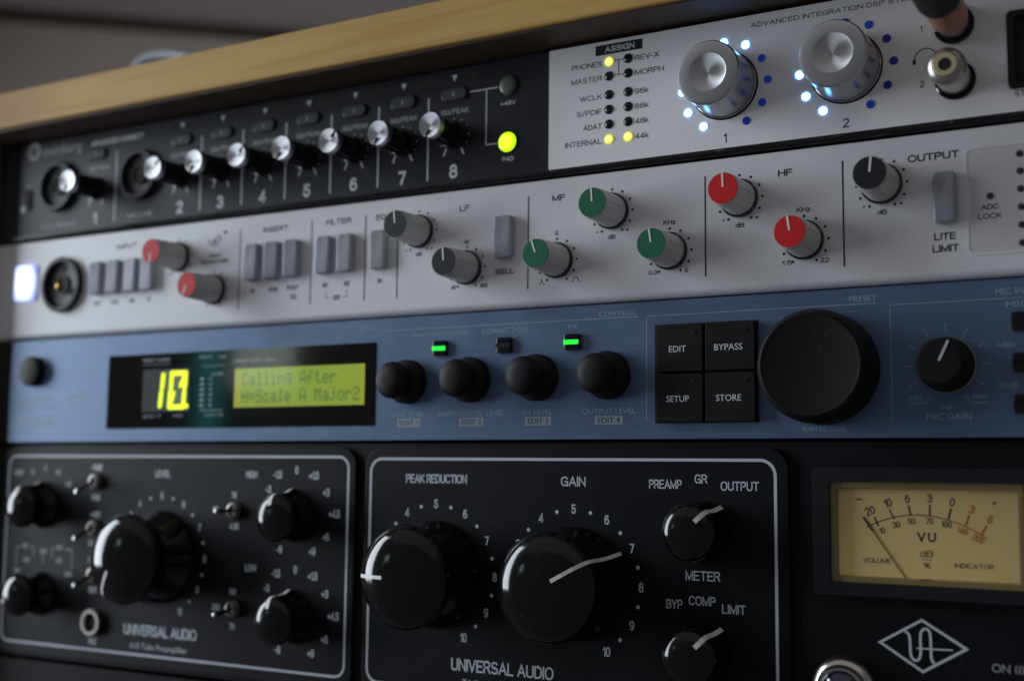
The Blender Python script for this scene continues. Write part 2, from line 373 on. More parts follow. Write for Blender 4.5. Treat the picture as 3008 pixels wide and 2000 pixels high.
GL = {
 'A': (.70, [[(0, 0), (.35, 1), (.70, 0)], [(.12, .33), (.58, .33)]]),
 'B': (.60, [[(0, 0), (0, 1), (.34, 1)]+_A(.34, .755, .22, .245, 90, -90)+[(0, .51)], [(.34, .51)]+_A(.36, .255, .24, .255, 90, -90)+[(0, 0)]]),
 'C': (.66, [_A(.35, .5, .35, .5, 38, 322)]),
 'D': (.64, [[(0, 0), (0, 1), (.26, 1)]+_A(.26, .5, .38, .5, 90, -90)+[(0, 0)]]),
 'E': (.54, [[(.54, 1), (0, 1), (0, 0), (.54, 0)], [(0, .52), (.48, .52)]]),
 'F': (.50, [[(.50, 1), (0, 1), (0, 0)], [(0, .50), (.44, .50)]]),
 'G': (.70, [_A(.36, .5, .36, .5, 38, 335)+[(.70, .46), (.40, .46)], [(.70, .46), (.70, .0)]]),
 'H': (.62, [[(0, 0), (0, 1)], [(.62, 0), (.62, 1)], [(0, .52), (.62, .52)]]),
 'I': (.0, [[(0, 0), (0, 1)]]),
 'J': (.44, [[(.44, 1)]+_A(.22, .23, .22, .23, 0, -180)+[(0, .32)]]),
 'K': (.62, [[(0, 0), (0, 1)], [(.58, 1), (0, .36)], [(.20, .58), (.62, 0)]]),
 'L': (.50, [[(0, 1), (0, 0), (.50, 0)]]),
 'M': (.76, [[(0, 0), (0, 1), (.38, .05), (.76, 1), (.76, 0)]]),
 'N': (.62, [[(0, 0), (0, 1), (.62, 0), (.62, 1)]]),
 'O': (.74, [_A(.37, .5, .37, .5, 0, 360, 26)]),
 'P': (.58, [[(0, 0), (0, 1), (.34, 1)]+_A(.34, .73, .24, .27, 90, -90)+[(0, .46)]]),
 'Q': (.74, [_A(.37, .5, .37, .5, 0, 360, 26), [(.46, .24), (.76, -.04)]]),
 'R': (.60, [[(0, 0), (0, 1), (.34, 1)]+_A(.34, .745, .24, .255, 90, -90)+[(0, .49)], [(.36, .49), (.60, 0)]]),
 'S': (.60, [_A(.30, .745, .27, .255, 30, 270, 12)+_A(.30, .245, .30, .245, 90, -155, 13)]),
 'T': (.62, [[(0, 1), (.62, 1)], [(.31, 1), (.31, 0)]]),
 'U': (.62, [[(0, 1)]+_A(.31, .30, .31, .30, 180, 360, 12)+[(.62, 1)]]),
 'V': (.66, [[(0, 1), (.33, 0), (.66, 1)]]),
 'W': (.94, [[(0, 1), (.235, 0), (.47, 1), (.705, 0), (.94, 1)]]),
 'X': (.62, [[(0, 0), (.60, 1)], [(.62, 0), (.02, 1)]]),
 'Y': (.64, [[(0, 1), (.32, .42), (.64, 1)], [(.32, .42), (.32, 0)]]),
 'Z': (.56, [[(.02, 1), (.56, 1), (0, 0), (.58, 0)]]),
 '0': (.52, [_A(.26, .5, .26, .5, 0, 360, 26)]),
 '1': (.24, [[(0, .78), (.14, .84), (.24, 1), (.24, 0)]]),
 '2': (.52, [_A(.26, .73, .25, .27, 165, -20, 11)+[(.02, .06), (0, 0), (.52, 0)]]),
 '3': (.52, [_A(.25, .755, .23, .245, 160, -90, 12), _A(.25, .265, .27, .265, 90, -160, 13)]),
 '4': (.56, [[(.56, .25), (0, .25), (.42, 1), (.42, 0)]]),
 '5': (.52, [[(.48, 1), (.08, 1), (.03, .50)]+_A(.26, .32, .26, .32, 135, -160, 13)]),
 '6': (.52, [_A(.27, .5, .26, .5, 48, 180, 8)+[(.01, .35)], _A(.265, .31, .255, .31, 0, 360, 20)]),
 '7': (.50, [[(0, 1), (.50, 1), (.18, 0)]]),
 '8': (.52, [_A(.26, .765, .22, .235, 0, 360, 18), _A(.26, .27, .26, .27, 0, 360, 20)]),
 '9': (.52, [_A(.25, .5, .26, .5, -132, 0, 8)+[(.51, .65)], _A(.255, .69, .255, .31, 0, 360, 20)]),
 '+': (.50, [[(.25, .16), (.25, .66)], [(0, .41), (.50, .41)]]), '-': (.28, [[(0, .40), (.28, .40)]]),
 '/': (.32, [[(0, -.04), (.32, 1.04)]]), '.': (.02, [[(0, .0), (.0, .08)]]), ':': (.02, [[(0, .1), (0, .2)]]),
 '(': (.16, [_A(.3, .5, .3, .6, 125, 235, 6)]), ')': (.16, [_A(-.14, .5, .3, .6, -55, 55, 6)]),
 'k': (.46, [[(0, 0), (0, 1)], [(.42, .70), (0, .26)], [(.15, .42), (.46, 0)]]),
 'd': (.48, [_A(.24, .35, .24, .35, 0, 360, 18), [(.48, 0), (.48, 1)]]),
 'z': (.42, [[(.02, .70), (.42, .70), (0, 0), (.44, 0)]]),
 '%': (.76, [_A(.17, .76, .17, .22, 0, 360, 14), _A(.59, .24, .17, .22, 0, 360, 14), [(.12, 0), (.64, 1)]]),
}
def sput(pm, s, x, z, h, wd=None, al='c', bold=0.0, y=-0.045, nar=1.0, rot=0, italic=0, wt=None, gap=0.22):
    pen = 0.0; st = []
    for c in s:
        if c == ' ': pen += .34; continue
        w_, L = GL[c]
        for l in L: st.append([(p[0]+pen, p[1]) for p in l])
        pen += w_+gap
    W0 = pen-gap; wt = (wt or (0.135+bold*4.6))*h
    k = ((wd-wt)/W0) if wd else h*nar*0.94
    W = W0*k; ox = {'c': -W/2, 'l': wt/2, 'r': -W-wt/2}[al]; a = math.radians(rot); hh = h-wt
    j = 0
    for l in st:
        P = []
        for p in l:
            q = p[0]*k+ox; t = p[1]*hh-hh/2; q += t*italic
            P.append((x+q*math.cos(a)-t*math.sin(a), z+q*math.sin(a)+t*math.cos(a)))
        closed = len(P) > 4 and (Vector(P[0])-Vector(P[-1])).length < 1e-4*h
        if closed: P = P[:-1]
        elif len(P) > 1:
            d = (Vector(P[0])-Vector(P[1])).normalized()*wt*.48; e = (Vector(P[-1])-Vector(P[-2])).normalized()*wt*.48
            P[0] = tuple(Vector(P[0])+d); P[-1] = tuple(Vector(P[-1])+e)
        pm.line(P, wt, y-0.002*(j % 3), closed=closed); j += 1
_put0 = put
def put(pm, s, x, z, h, wd=None, gill=False, **k):
    if not gill and all(c in GL or c == ' ' for c in s): sput(pm, s, x, z, h, wd, **k)
    else:
        k.pop('wt', None); b = k.pop('bold', 0); y = k.pop('y', -0.045)
        _put0(pm, s, x, z, h, wd, y=y, **k)
        if b > .006:
            for i, d in enumerate((-b, b)): _put0(pm, s, x+d*h, z, h, wd, y=y-.003*(i+1), **k)
def text(parent, m, s, x, z, h, wd=None, **k):
    pm = PM(); put(pm, s, x, z, h, wd, **k)
    me = bpy.data.meshes.new('lettering'); me.from_pydata([((v[0]-x)*S, v[1]*S, (v[2]-z)*S) for v in pm.v], [], pm.f); me.update()
    o = link('lettering', me, parent, m); o.location = (x*S, 0, z*S); return o

def profile_bar(name, prof, x0, x1, m, parent, smooth=True):
    """outline in (y, z) pulled along x"""
    n = len(prof); vs = [(x0, p[0], p[1]) for p in prof]+[(x1, p[0], p[1]) for p in prof]
    fs = [(i, (i+1) % n, n+(i+1) % n, n+i) for i in range(n)]+[tuple(range(n)), tuple(range(2*n-1, n-1, -1))]
    return PM().add(vs, fs).build(name, m, parent, smooth)
def rounded_panel(zt, zb, y0, y1, rt, rb, n=5):
    p = [(y1, zt)]
    for k in range(n+1): a = math.radians(90*k/n); p.append((y0+rt-rt*math.sin(a), zt-rt+rt*math.cos(a)))
    for k in range(n+1): a = math.radians(90*k/n); p.append((y0+rb-rb*math.cos(a), zb+rb-rb*math.sin(a)))
    p.append((y1, zb)); return p
XL, XR = -14, 468

# ================================================================== room behind, rack case
room = [Vector((-2000, 250, 0)), Vector((2600, 4202, 0))]
dirv = (room[1]-room[0]).normalized()
c0 = Vector((-610, 2100, 0)); a_ = c0-dirv*4500; b_ = c0+dirv*4500
nrm = Vector((-dirv.y, dirv.x, 0)); 
ZC = 774
def quad(name, pts, m):
    me = bpy.data.meshes.new(name); me.from_pydata([tuple(Vector(p)*S) for p in pts], [], [tuple(range(len(pts)))]); me.update()
    o = link(name, me, None, m); o['kind'] = 'structure'; return o
def block(name, pts, th, m):
    me = bpy.data.meshes.new(name); P = [Vector(p) for p in pts]; T = Vector(th)
    vs = [tuple(p*S) for p in P]+[tuple((p+T)*S) for p in P]
    fs = [(0, 1, 2, 3), (7, 6, 5, 4), (0, 4, 5, 1), (1, 5, 6, 2), (2, 6, 7, 3), (3, 7, 4, 0)]
    me.from_pydata(vs, [], fs); me.update(); o = link(name, me, None, m); o['kind'] = 'structure'; return o
block('wall', [(a_.x, a_.y, -1200), (b_.x, b_.y, -1200), (b_.x, b_.y, ZC), (a_.x, a_.y, ZC)], nrm*80, M['wall'])
block('ceiling', [(a_.x, a_.y, ZC+2), (b_.x, b_.y, ZC+2), (b_.x-nrm.x*700, b_.y-nrm.y*700, ZC+2), (a_.x-nrm.x*700, a_.y-nrm.y*700, ZC+2)], Vector((0, 0, 60)), M['ceiling'])

block('seam_shade', [(a_.x-nrm.x*14, a_.y-nrm.y*14, ZC-22), (b_.x-nrm.x*14, b_.y-nrm.y*14, ZC-22), (b_.x-nrm.x*14, b_.y-nrm.y*14, ZC+1), (a_.x-nrm.x*14, a_.y-nrm.y*14, ZC+1)], nrm*13, M['shade_brown'])  # dark strip painting in the shade line where wall meets ceiling
case = thing('rack_case', 'pale varnished pine rack case whose top board runs above all the units', 'rack case', (227, 100, -240))
def cpar(o): o.parent = case; o.location = o.location-case.location; return o
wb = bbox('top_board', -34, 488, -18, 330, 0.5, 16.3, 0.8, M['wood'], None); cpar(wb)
wu = bbox('underside_shade', -16, 470, -16.5, 328, -0.4, 0.45, 0, M['shade_brown'], None, smooth=False); cpar(wu)  # thin dark sheet; shade under the board is put into its colour
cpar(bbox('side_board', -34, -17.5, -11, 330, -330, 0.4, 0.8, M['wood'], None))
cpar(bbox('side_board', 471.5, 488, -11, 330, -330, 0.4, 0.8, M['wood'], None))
cpar(bbox('back_board', -17, 471, 322, 329, -330, -0.6, 0, M['black_matte'], None, smooth=False))
cpar(bbox('rack_rail', -17, -1, 9, 12, -330, -0.6, 0.3, M['black_matte'], None))
cpar(bbox('rack_rail', 455, 471, 9, 12, -330, -0.6, 0.3, M['black_matte'], None))

# grey loop of cable lying behind on the top board
cabt = thing('cable_loop', 'grey loop of cable standing up behind the pine top board', 'cable', (-17, 100, 16.3))
cpts = [(-28, 2), (-27, 38), (-24, 50), (-18, 56), (-10, 58), (0, 57.5), (12, 55), (24, 50), (30, 38), (32, 2)]
vs = []; n = 12
P3 = []
for i in range(len(cpts)-1):
    for t in range(6):
        u = t/6; p0 = cpts[max(0, i-1)]; p1 = cpts[i]; p2 = cpts[i+1]; p3 = cpts[min(len(cpts)-1, i+2)]
        P3.append([0.5*((2*p1[k])+(-p0[k]+p2[k])*u+(2*p0[k]-5*p1[k]+4*p2[k]-p3[k])*u*u+(-p0[k]+3*p1[k]-3*p2[k]+p3[k])*u**3) for k in (0, 1)])
def tube(name, P, r, m, parent, ay=lambda i: 0.0, n=12):
    vs = []; fs = []
    for i, p in enumerate(P):
        q = P[min(i+1, len(P)-1)]; o_ = P[max(i-1, 0)]; d = Vector((q[0]-o_[0], 0, q[1]-o_[1])).normalized(); nn = Vector((-d.z, 0, d.x))
        for k in range(n):
            a = 2*math.pi*k/n; v = Vector((p[0], ay(i), p[1]))+nn*r*math.cos(a)+Vector((0, 1, 0))*r*math.sin(a); vs.append(tuple(v*S))
    for i in range(len(P)-1):
        for k in range(n): fs.append((i*n+k, i*n+(k+1) % n, (i+1)*n+(k+1) % n, (i+1)*n+k))
    fs += [tuple(range(n)), tuple(range((len(P)-1)*n, len(P)*n))[::-1]]
    me = bpy.data.meshes.new(name); me.from_pydata(vs, [], fs); me.update(); return link(name, me, parent, m, True)
tube('outer_strand', P3, 3.0, M['tape'], cabt)
tube('inner_strand', [(p[0]*0.86, p[1]*0.93) for p in P3], 2.6, M['tape'], cabt, ay=lambda i: 6.5)

# ================================================================== knobs shared by the units

# ------------------------------------------------------------------ UNIT A : audio interface, 1U, black left half, silver right half
A = thing('audio_interface', 'black and silver audio interface right under the pine board, with blue rings of lights', 'audio interface', (0, 0, 0))
profile_bar('front_panel', rounded_panel(-0.9, -44.2, 0, 8, 1.2, 1.4), XL, XR, M['black_face'], A)
profile_bar('bottom_lip', rounded_panel(-43.1, -45.1, -0.9, 5, 0.7, 0.9), XL, XR, M['black_gloss'], A)
bbox('chassis', 6, 448, 8.2, 260, -44, -1.5, 0.5, M['black_matte'], A)
slab('silver_plate', rrect(264.6, 467, -42.85, -1.75, 0.5, 3), -0.8, 1, 0.15, M['white_plate'], A)
PL = -0.845
def ptext(par, s, x, z, h, wd=None, m='print_black', **k):
    k.setdefault('y', PL); return text(par, M[m], s, x, z, h, wd, **k)
PM().rect(125, 236.4, -7.0, -3.7).rect(90, 125, -6.7, -3.9).build('print_strip', M['pit'], A)
# channels
chx = {1: 48.0, 2: 96.35, 3: 118.0, 4: 139.6, 5: 161.2, 6: 183.0, 7: 204.7, 8: 226.45}
ptr = {1: -108, 2: 42, 3: -112, 4: 42, 5: -118, 6: 48, 7: -108, 8: -112}
pill = rrect(-5.2, 5.2, -2.15, 2.15, 2.1, 5)
for ch, x in chx.items():
    text(A, M['print_white'], str(ch), x, -38.75, 5.0, bold=0.012)
    text(A, M['print_dim'], 'SIG/PEAK', x+0.2 if ch > 1 else x+1.5, -17.2, 1.9, 11.8, bold=0.006)
    if ch > 1:
        PM().add([(x-1.15, -0.05, -4.0), (x, -0.05, -6.4), (x+1.15, -0.05, -4.0)], [(0, 1, 2)]).build('triangle_mark', M['print_white'], A)
    b = slab('channel_button', [(p[0]+x, p[1]-11.1) for p in pill], -0.9, 1, 0.4, M['led_pill'] if ch > 1 else M['black_face'], A)
    d = PM().rect(-0.3, 0.3, -0.8, 0.8, -0.93).build('button_mark', M['print_dim'], b)
    slab('button_surround', [(p[0]*1.12+x, p[1]*1.25-11.1) for p in pill], -0.12, 0.3, 0, M['pit'], A)
    zc = -25.95
    pm = PM()
    for a in range(-60, 91, 30): pm.disc(x+6.1*math.cos(math.radians(a)), zc+6.1*math.sin(math.radians(a)), 0.33, n=8)
    for a in range(120, 241, 30):
        if a != 240: pm.disc(x+6.1*math.cos(math.radians(a)), zc+6.1*math.sin(math.radians(a)), 0.33, n=8)
    pm.build('dial_marks', M['print_dim'], A)
    PM().line([(x-3.1, -30.2), (x-4.15, -32.9)], 0.62).line([(x+3.1, -30.6), (x+4.2, -33.0)], 0.62).build('dial_end_marks', M['print_white'], A)
    k = lathe('channel_knob', [(5.0, 0), (5.0, -0.9), (4.75, -1.0), (4.55, -1.6), (4.1, -12.6), (4.1, -12.9), (0, -12.9)], M['black_gloss'], A, (x, 0, zc), rot=ptr[ch], n=40)
    lathe('knob_cap', [(4.15, -12.6), (4.5, -12.9), (4.5, -15.2), (4.35, -15.5), (3.9, -15.5), (0, -14.6)], M['alu'], k, n=40)
    PM().box(1.6, 4.5, -15.62, -15.1, -0.3, 0.3).build('pointer', M['pit'], k)
for x in (59.4, 107.2, 128.9, 150.55, 172.2, 193.9, 215.6):
    PM().rect(x-0.27, x+0.27, -41.1, -11.0).build('divider_line', M['print_white'], A)
# xlr combo sockets
def xlr(par, x, z, r, y0=-2.3, gold=True):
    s = lathe('combo_socket', [(r, 0), (r, y0+0.4), (r-0.5, y0), (r-1.9, y0), (r-2.1, y0+1.6), (r-2.6, y0+1.9), (0, y0+1.9)], M['black_matte'], par, (x, 0, z), n=48)
    pm = PM()
    for a in (90, 210, 330):
        pm.disc((r-5)*math.cos(math.radians(a)), (r-5)*math.sin(math.radians(a)), 1.9, y0+1.82, 16)
    pm.disc(0, 0, 3.6, y0+1.80, 24)
    pm.build('contact_holes', M['pit'], s)
    lathe('jack_throat', [(3.9, y0+1.9), (3.9, y0+1.2), (3.5, y0+1.2), (3.4, y0+1.75)], M['black_matte'], s, n=28)
    if gold: lathe('jack_contact', [(0.9, y0+1.9), (0.85, y0+0.8), (0.5, y0+0.6), (0, y0+0.6)], M['gold'], s, (-2.2, 0, -0.4), n=16)
    return s
xlr(A, 25.0, -22.8, 10.9, gold=False); xlr(A, 73.6, -22.9, 10.6, gold=False)
text(A, M['print_dim'], 'MIC/LINE/HI-Z', 25.6, -39.7, 1.6, 21.4, bold=0.01); text(A, M['print_dim'], 'MIC/LINE', 74, -39.6, 1.9, 14, bold=0.012)
# hi-z switch, logo, model name
slab('slide_switch', rrect(4.4, 8.2, -31.5, -22.5, 0.6), -0.5, 1, 0.2, M['pit'], A)
PM().disc(2.9, -30.5, 1.75, n=18).build('high_impedance_mark', M['print_white'], A)
text(A, M['print_dim'], 'HI-Z', 5.4, -20.7, 1.5, bold=0.01); text(A, M['print_dim'], 'ON', 2.2, -26.4, 1.4)
lg = PM(); ring = [(8.1+3.1*math.cos(2*math.pi*k/28), -5.4+3.1*math.sin(2*math.pi*k/28)) for k in range(28)]
lg.line(ring, 1.9, closed=True); lg.line([(8.1+1.5*math.cos(math.radians(a)), -5.4+1.5*math.sin(math.radians(a))) for a in range(-60, 91, 25)], 0.8)
lg.build('round_emblem', M['print_dim'], A)
text(A, M['print_dim'], 'steinberg', 25.6, -5.9, 4.2, 24.6, bold=0.02)
text(A, M['print_white'], 'ADVANCED CONNECT', 59.1, -6.3, 2.2, 30.4, bold=0.015, italic=0.2)
# phantom and pad lights
def led(par, x, z, r, m, y=-0.5, base=0.0, ring=True, name='indicator_light'):
    if ring: pr = [(r*1.18, base), (r*1.18, base-0.15), (r, base-0.2), (r, y), (r*0.85, y-0.25), (r*0.5, y-0.42), (0, y-0.5)]
    else: pr = [(r, base), (r, y), (r*0.9, y-0.1), (0, y-0.12)]
    return lathe(name, pr, m, par, (x, 0, z), n=24)
lathe('light_collar', [(4.0, 0), (4.0, -0.25), (3.5, -0.3)], M['pit'], A, (248.3, 0, -11.0), n=28)
lathe('light_collar', [(4.0, 0), (4.0, -0.25), (3.5, -0.3)], M['pit'], A, (248.3, 0, -31.0), n=28)
led(A, 248.3, -11.0, 3.05, M['led_greyoff'], -0.8); led(A, 248.3, -31.0, 3.2, M['pad_lit'], -0.8)
PM().rect(232.4, 244.4, -11.25, -10.85).rect(239.45, 239.85, -31.0, -11.25).rect(239.45, 244.3, -31.1, -30.7).build('print_bracket', M['print_white'], A)
text(A, M['print_white'], '+48V', 248.3, -17.2, 1.5, 5.9, bold=0.005); text(A, M['print_white'], 'PAD', 248.5, -36.9, 1.55, 4.4, bold=0.005)
# silver part
PM().rect(281.95, 298.75, -6.4, -3.0, PL).build('print_box', M['print_black'], A)
ptext(A, 'ASSIGN', 290.7, -4.7, 1.95, 10.6, 'print_white', y=-0.88, bold=0.012)
rows = [-8.95, -13.85, -20.12, -25.1, -30.05, -35.05]
for z, s, wd, lit in zip(rows, ('PHONES', 'MASTER', 'WCLK', 'S/PDIF', 'ADAT', 'INTERNAL'), (11.1, 11.2, 7.9, 9.2, 6.8, 13.4), (1, 0, 0, 0, 0, 1)):
    ptext(A, s, 284.3, z-0.25, 1.8, wd, al='r'); led(A, 286.85, z, 1.36, M['yel_lit'] if lit else M['led_off'], -1.0, -0.8)
for z, s, wd, lit in zip(rows, ('REV-X', 'MORPH', '96k', '88k', '48k', '44k'), (8.3, 10.0, 4.7, 4.7, 4.7, 4.7), (0, 0, 0, 0, 0, 1)):
    ptext(A, s, 296.2, z-0.25, 1.8, wd, al='l'); led(A, 293.7, z, 1.36, M['yel_lit'] if lit else M['led_off'], -1.0, -0.8)
PM().rect(288.8, 292.0, -9.0, -8.75, PL).rect(288.8, 292.0, -13.95, -13.7, PL).rect(290.25, 290.5, -13.7, -9.0, PL).build('print_bracket', M['print_black'], A)
ptext(A, 'ADVANCED INTEGRATION DSP STUDIO', 335.2, -5.15, 1.5, 51.7, al='l')
ptext(A, '1', 326.6, -39.7, 2.85); ptext(A, '2', 364.05, -39.9, 2.85)
for x, z, lit, dim in ((326.5, -23.05, (240, 210, 180, 150, 120, 90, 60), (30, 0)), (364.25, -23.2, (240, 210, 180, 150), (120, 90, 60, -60))):
    for a in range(-60, 241, 30):
        mm = M['cyan_lit'] if a in lit else (M['blue_dim'] if a in dim else M['blue_off'])
        if x < 330 and a not in lit: mm = M['blue_dim']
        led(A, x+13.95*math.cos(math.radians(a)), z+13.95*math.sin(math.radians(a)), 1.28, mm, -0.95, -0.8, ring=False, name='ring_light')
    lathe('knob_gap', [(10.9, -0.7), (10.9, -0.9), (0, -0.9)], M['pit'], A, (x, 0, z), n=56)
    k = lathe('encoder_knob', [(10.5, -1.1), (10.5, -1.4), (10.2, -1.6), (9.95, -14.9)], M['alu_side'], A, (x, 0, z), n=64)
    lathe('knob_rim', [(9.8, -14.5), (9.98, -14.75), (9.98, -15.2), (9.5, -15.9), (8.9, -16.05), (5.9, -16.05)], M['alu_rim'], k, n=64)
    lathe('knob_dish', [(5.9, -16.05), (5.8, -16.0), (0, -14.7)], M['alu'], k, n=64)
    if x < 330: A['_k1'] = 1
# headphone jacks
for zj in (-15.4, -31.75):
    lathe('headphone_jack', [(5.6, -0.7), (5.6, -1.5), (5.2, -1.8), (4.9, -1.5), (4.8, -0.9), (0, -0.9)], M['black_gloss'], A, (395.2, 0, zj), n=40)
ptext(A, '1', 386.15, -15.1, 1.85); ptext(A, '2', 386.0, -31.4, 1.9)
hp = PM(); hp.line([(387.2+3.2*math.cos(math.radians(a)), -24.2+3.2*math.sin(math.radians(a))) for a in range(0, 181, 15)], 0.32, y=PL)
hp.rect(383.55, 384.45, -25.4, -23.9, PL).rect(389.95, 390.85, -25.4, -23.9, PL); hp.build('headphone_symbol', M['print_black'], A)
# power switch well
frame_slab('switch_surround', rrect(409.2, 436, -36.6, -14.2, 1.4), rrect(411, 434, -34.9, -15.9, 1.0), -1.6, 0, M['black_gloss'], A)
slab('switch_well', rrect(410.8, 434.2, -35.1, -15.7, 0.8), -0.95, 0, 0, M['pit'], A)
slab('power_switch', rrect(413.5, 431.5, -33, -17.8, 0.8), -1.5, 0, 0.3, M['black_matte'], A)
ptext(A, 'STANDBY / ON', 410.7, -37.8, 1.8, al='l')
del A['_k1']
# plugs in the jacks (they lift away from the unit)
ad = thing('headphone_adapter', 'silver knurled plug adapter with pale gold socket ring, in the lower headphone jack', 'plug adapter', (395.2, 0, -31.75))
lathe('barrel', [(4.55, -1.0), (4.6, -1.6), (4.6, -8.2), (4.75, -8.4), (4.75, -12.4)], M['nickel'], ad, n=60, knurl=(-8.35, -12.5, 0.22))
lathe('barrel_head', [(4.7, -12.4), (4.95, -12.8), (5.2, -13.4), (5.25, -14.6), (5.0, -15.8), (4.4, -16.6), (3.6, -17.0), (3.3, -16.6)], M['nickel_dull'], ad, n=60)
lathe('socket_ring', [(3.5, -16.4), (3.35, -16.9), (3.1, -17.1), (1.85, -17.1), (1.75, -16.9)], M['brass'], ad, n=40)
lathe('socket_hole', [(1.8, -16.95), (0, -16.9)], M['pit'], ad, n=24)
pg = thing('headphone_plug', 'headphone plug with coppery brown sleeve and black grip, in the upper headphone jack', 'plug', (395.2, 0, -15.4))
lathe('plug_collar', [(4.5, -1.0), (4.55, -1.3), (4.35, -1.6), (4.35, -8.5)], M['nickel_dull'], pg, n=40)
lathe('plug_sleeve', [(4.3, -8.0), (4.8, -8.2), (5.1, -8.8), (5.5, -22.5), (5.5, -23.2), (4.8, -23.2)], M['copper'], pg, n=48)
lathe('plug_grip', [(5.2, -22.6), (5.75, -23.4), (6.0, -25), (6.0, -52), (5.0, -56), (3.2, -58), (0, -58)], M['black_matte'], pg, n=40)

# ------------------------------------------------------------------ UNIT B : silver channel strip with coloured knobs
B = thing('channel_strip', 'silver channel strip with red, green and charcoal capped knobs and smoky switches', 'channel strip', (0, 0, -46))
B.location = (0, 0, 0)
profile_bar('front_panel', rounded_panel(-45.75, -88.5, 0, 8, 0.7, 2.4, 6), XL, XR, M['silver'], B)
bbox('chassis', 4, 450, 8.2, 260, -87.5, -47, 0.5, M['black_matte'], B)
def bt(s, x, z, h, wd=None, **k): return text(B, M['print_black'], s, x, z, h, wd, **k)
for x, zt, zb in ((129.25, -50.5, -82.4), (164.3, -50.6, -82.1), (189.1, -50.7, -82.4), (203.4, -50.7, -82.4), (256.7, -50.7, -82.5), (319.65, -50.8, -82.6), (362.55, -51, -82.65)):
    PM().rect(x-0.24, x+0.24, zb, zt).build('divider_line', M['print_black'], B)
bt('INPUT', 67.7, -52.3, 2.1, 11.5, bold=.012); bt('INSERT', 146.8, -52.1, 2.1, 12.2, bold=.012); bt('FILTER', 176.7, -52.0, 2.1, 11.6, bold=.012)
bt('EQ', 195.9, -52.2, 2.1, 4.4, bold=.012); bt('LF', 231.3, -52.4, 2.15, 4.0, bold=.012); bt('MF', 268.1, -52.45, 2.15, 4.8, bold=.012)
bt('HF', 345.2, -52.6, 2.15, 4.4, bold=.012); bt('OUTPUT', 388.35, -52.7, 2.15, 14.1, bold=.012)
bt('IN', 136.3, -75.4, 1.8, bold=.01); bt('SUM', 146.3, -75.3, 1.8, bold=.01); bt('POST', 155.9, -75.3, 1.8, bold=.01); bt('EQ', 156.4, -78.8, 1.8, bold=.01)
bt('40', 171.1, -75.4, 1.8, bold=.01); bt('80', 181.1, -75.4, 1.8, bold=.01); bt('120', 176.5, -80.3, 1.8, bold=.01)
PM().line([(171.7, -77.7), (171.8, -80.3), (173.6, -80.3)], .25).line([(181.2, -77.7), (181.3, -80.3), (179.4, -80.3)], .25).build('print_bracket', M['print_black'], B)
bt('IN', 195.9, -75.45, 1.8, bold=.01); bt('BELL', 247.8, -75.75, 1.85, 7.2, bold=.012)
for s, x in (('PHANTOM', 51.8), ('LINE', 62.0), ('MIC', 72.1), ('Ø', 81.3)): bt({'PHANTOM': '48V', 'LINE': 'PAD', 'MIC': 'MIC'}.get(s, s), x, -75.2, 1.8, bold=.01)
bt('LITE', 391.0, -76.05, 2.05, 5.9, bold=.012); bt('LIMIT', 391.1, -79.5, 2.05, 7.2, bold=.012)
# maker's mark
PM().line([(112.4, -53.4), (113.9, -55.2), (115.4, -55.9)], .5).line([(115.2, -55.6), (116.8, -53.0), (118.2, -52.2), (119.2, -53.4), (117.6, -55.4), (116.2, -56.2)], .5).disc(121.4, -51.2, .8).disc(116.0, -54.3, .8).build('makers_mark', M['print_black'], B)
bt('TRIDENT', 116.3, -60.1, 1.3, 7.2, bold=.012); bt('TECHNOLOGIES', 116.1, -62.45, 1.4, 14.6, bold=.015)
# switches
def switch(x, wd=6.7, zt=-57.3, zb=-71.5, h=2.6):
    slab('push_switch', rrect(x-wd/2, x+wd/2, zb, zt, 1.3, 5), -h, 0, 0.7, M['smoke'], B, seg=3).rotation_euler = (random.uniform(-.03, .03), random.uniform(-.012, .012), random.uniform(-.05, .05))
for x in (51.9, 62.1, 72.2, 81.4): switch(x, zt=-57.9, zb=-71.7)
for x in (136.5, 146.3, 155.9, 171.1, 181.1, 195.9): switch(x)
switch(247.9, 7.0, -56.9); switch(391.5, 6.2, -57.8, -72.5)
# power lens
slab('power_lens', rrect(1.2, 13.4, -71.4, -56.0, 1.4), -1.4, 0, 0.5, M['lens_white'], B)
xlr(B, 30.9, -66.1, 11.9)
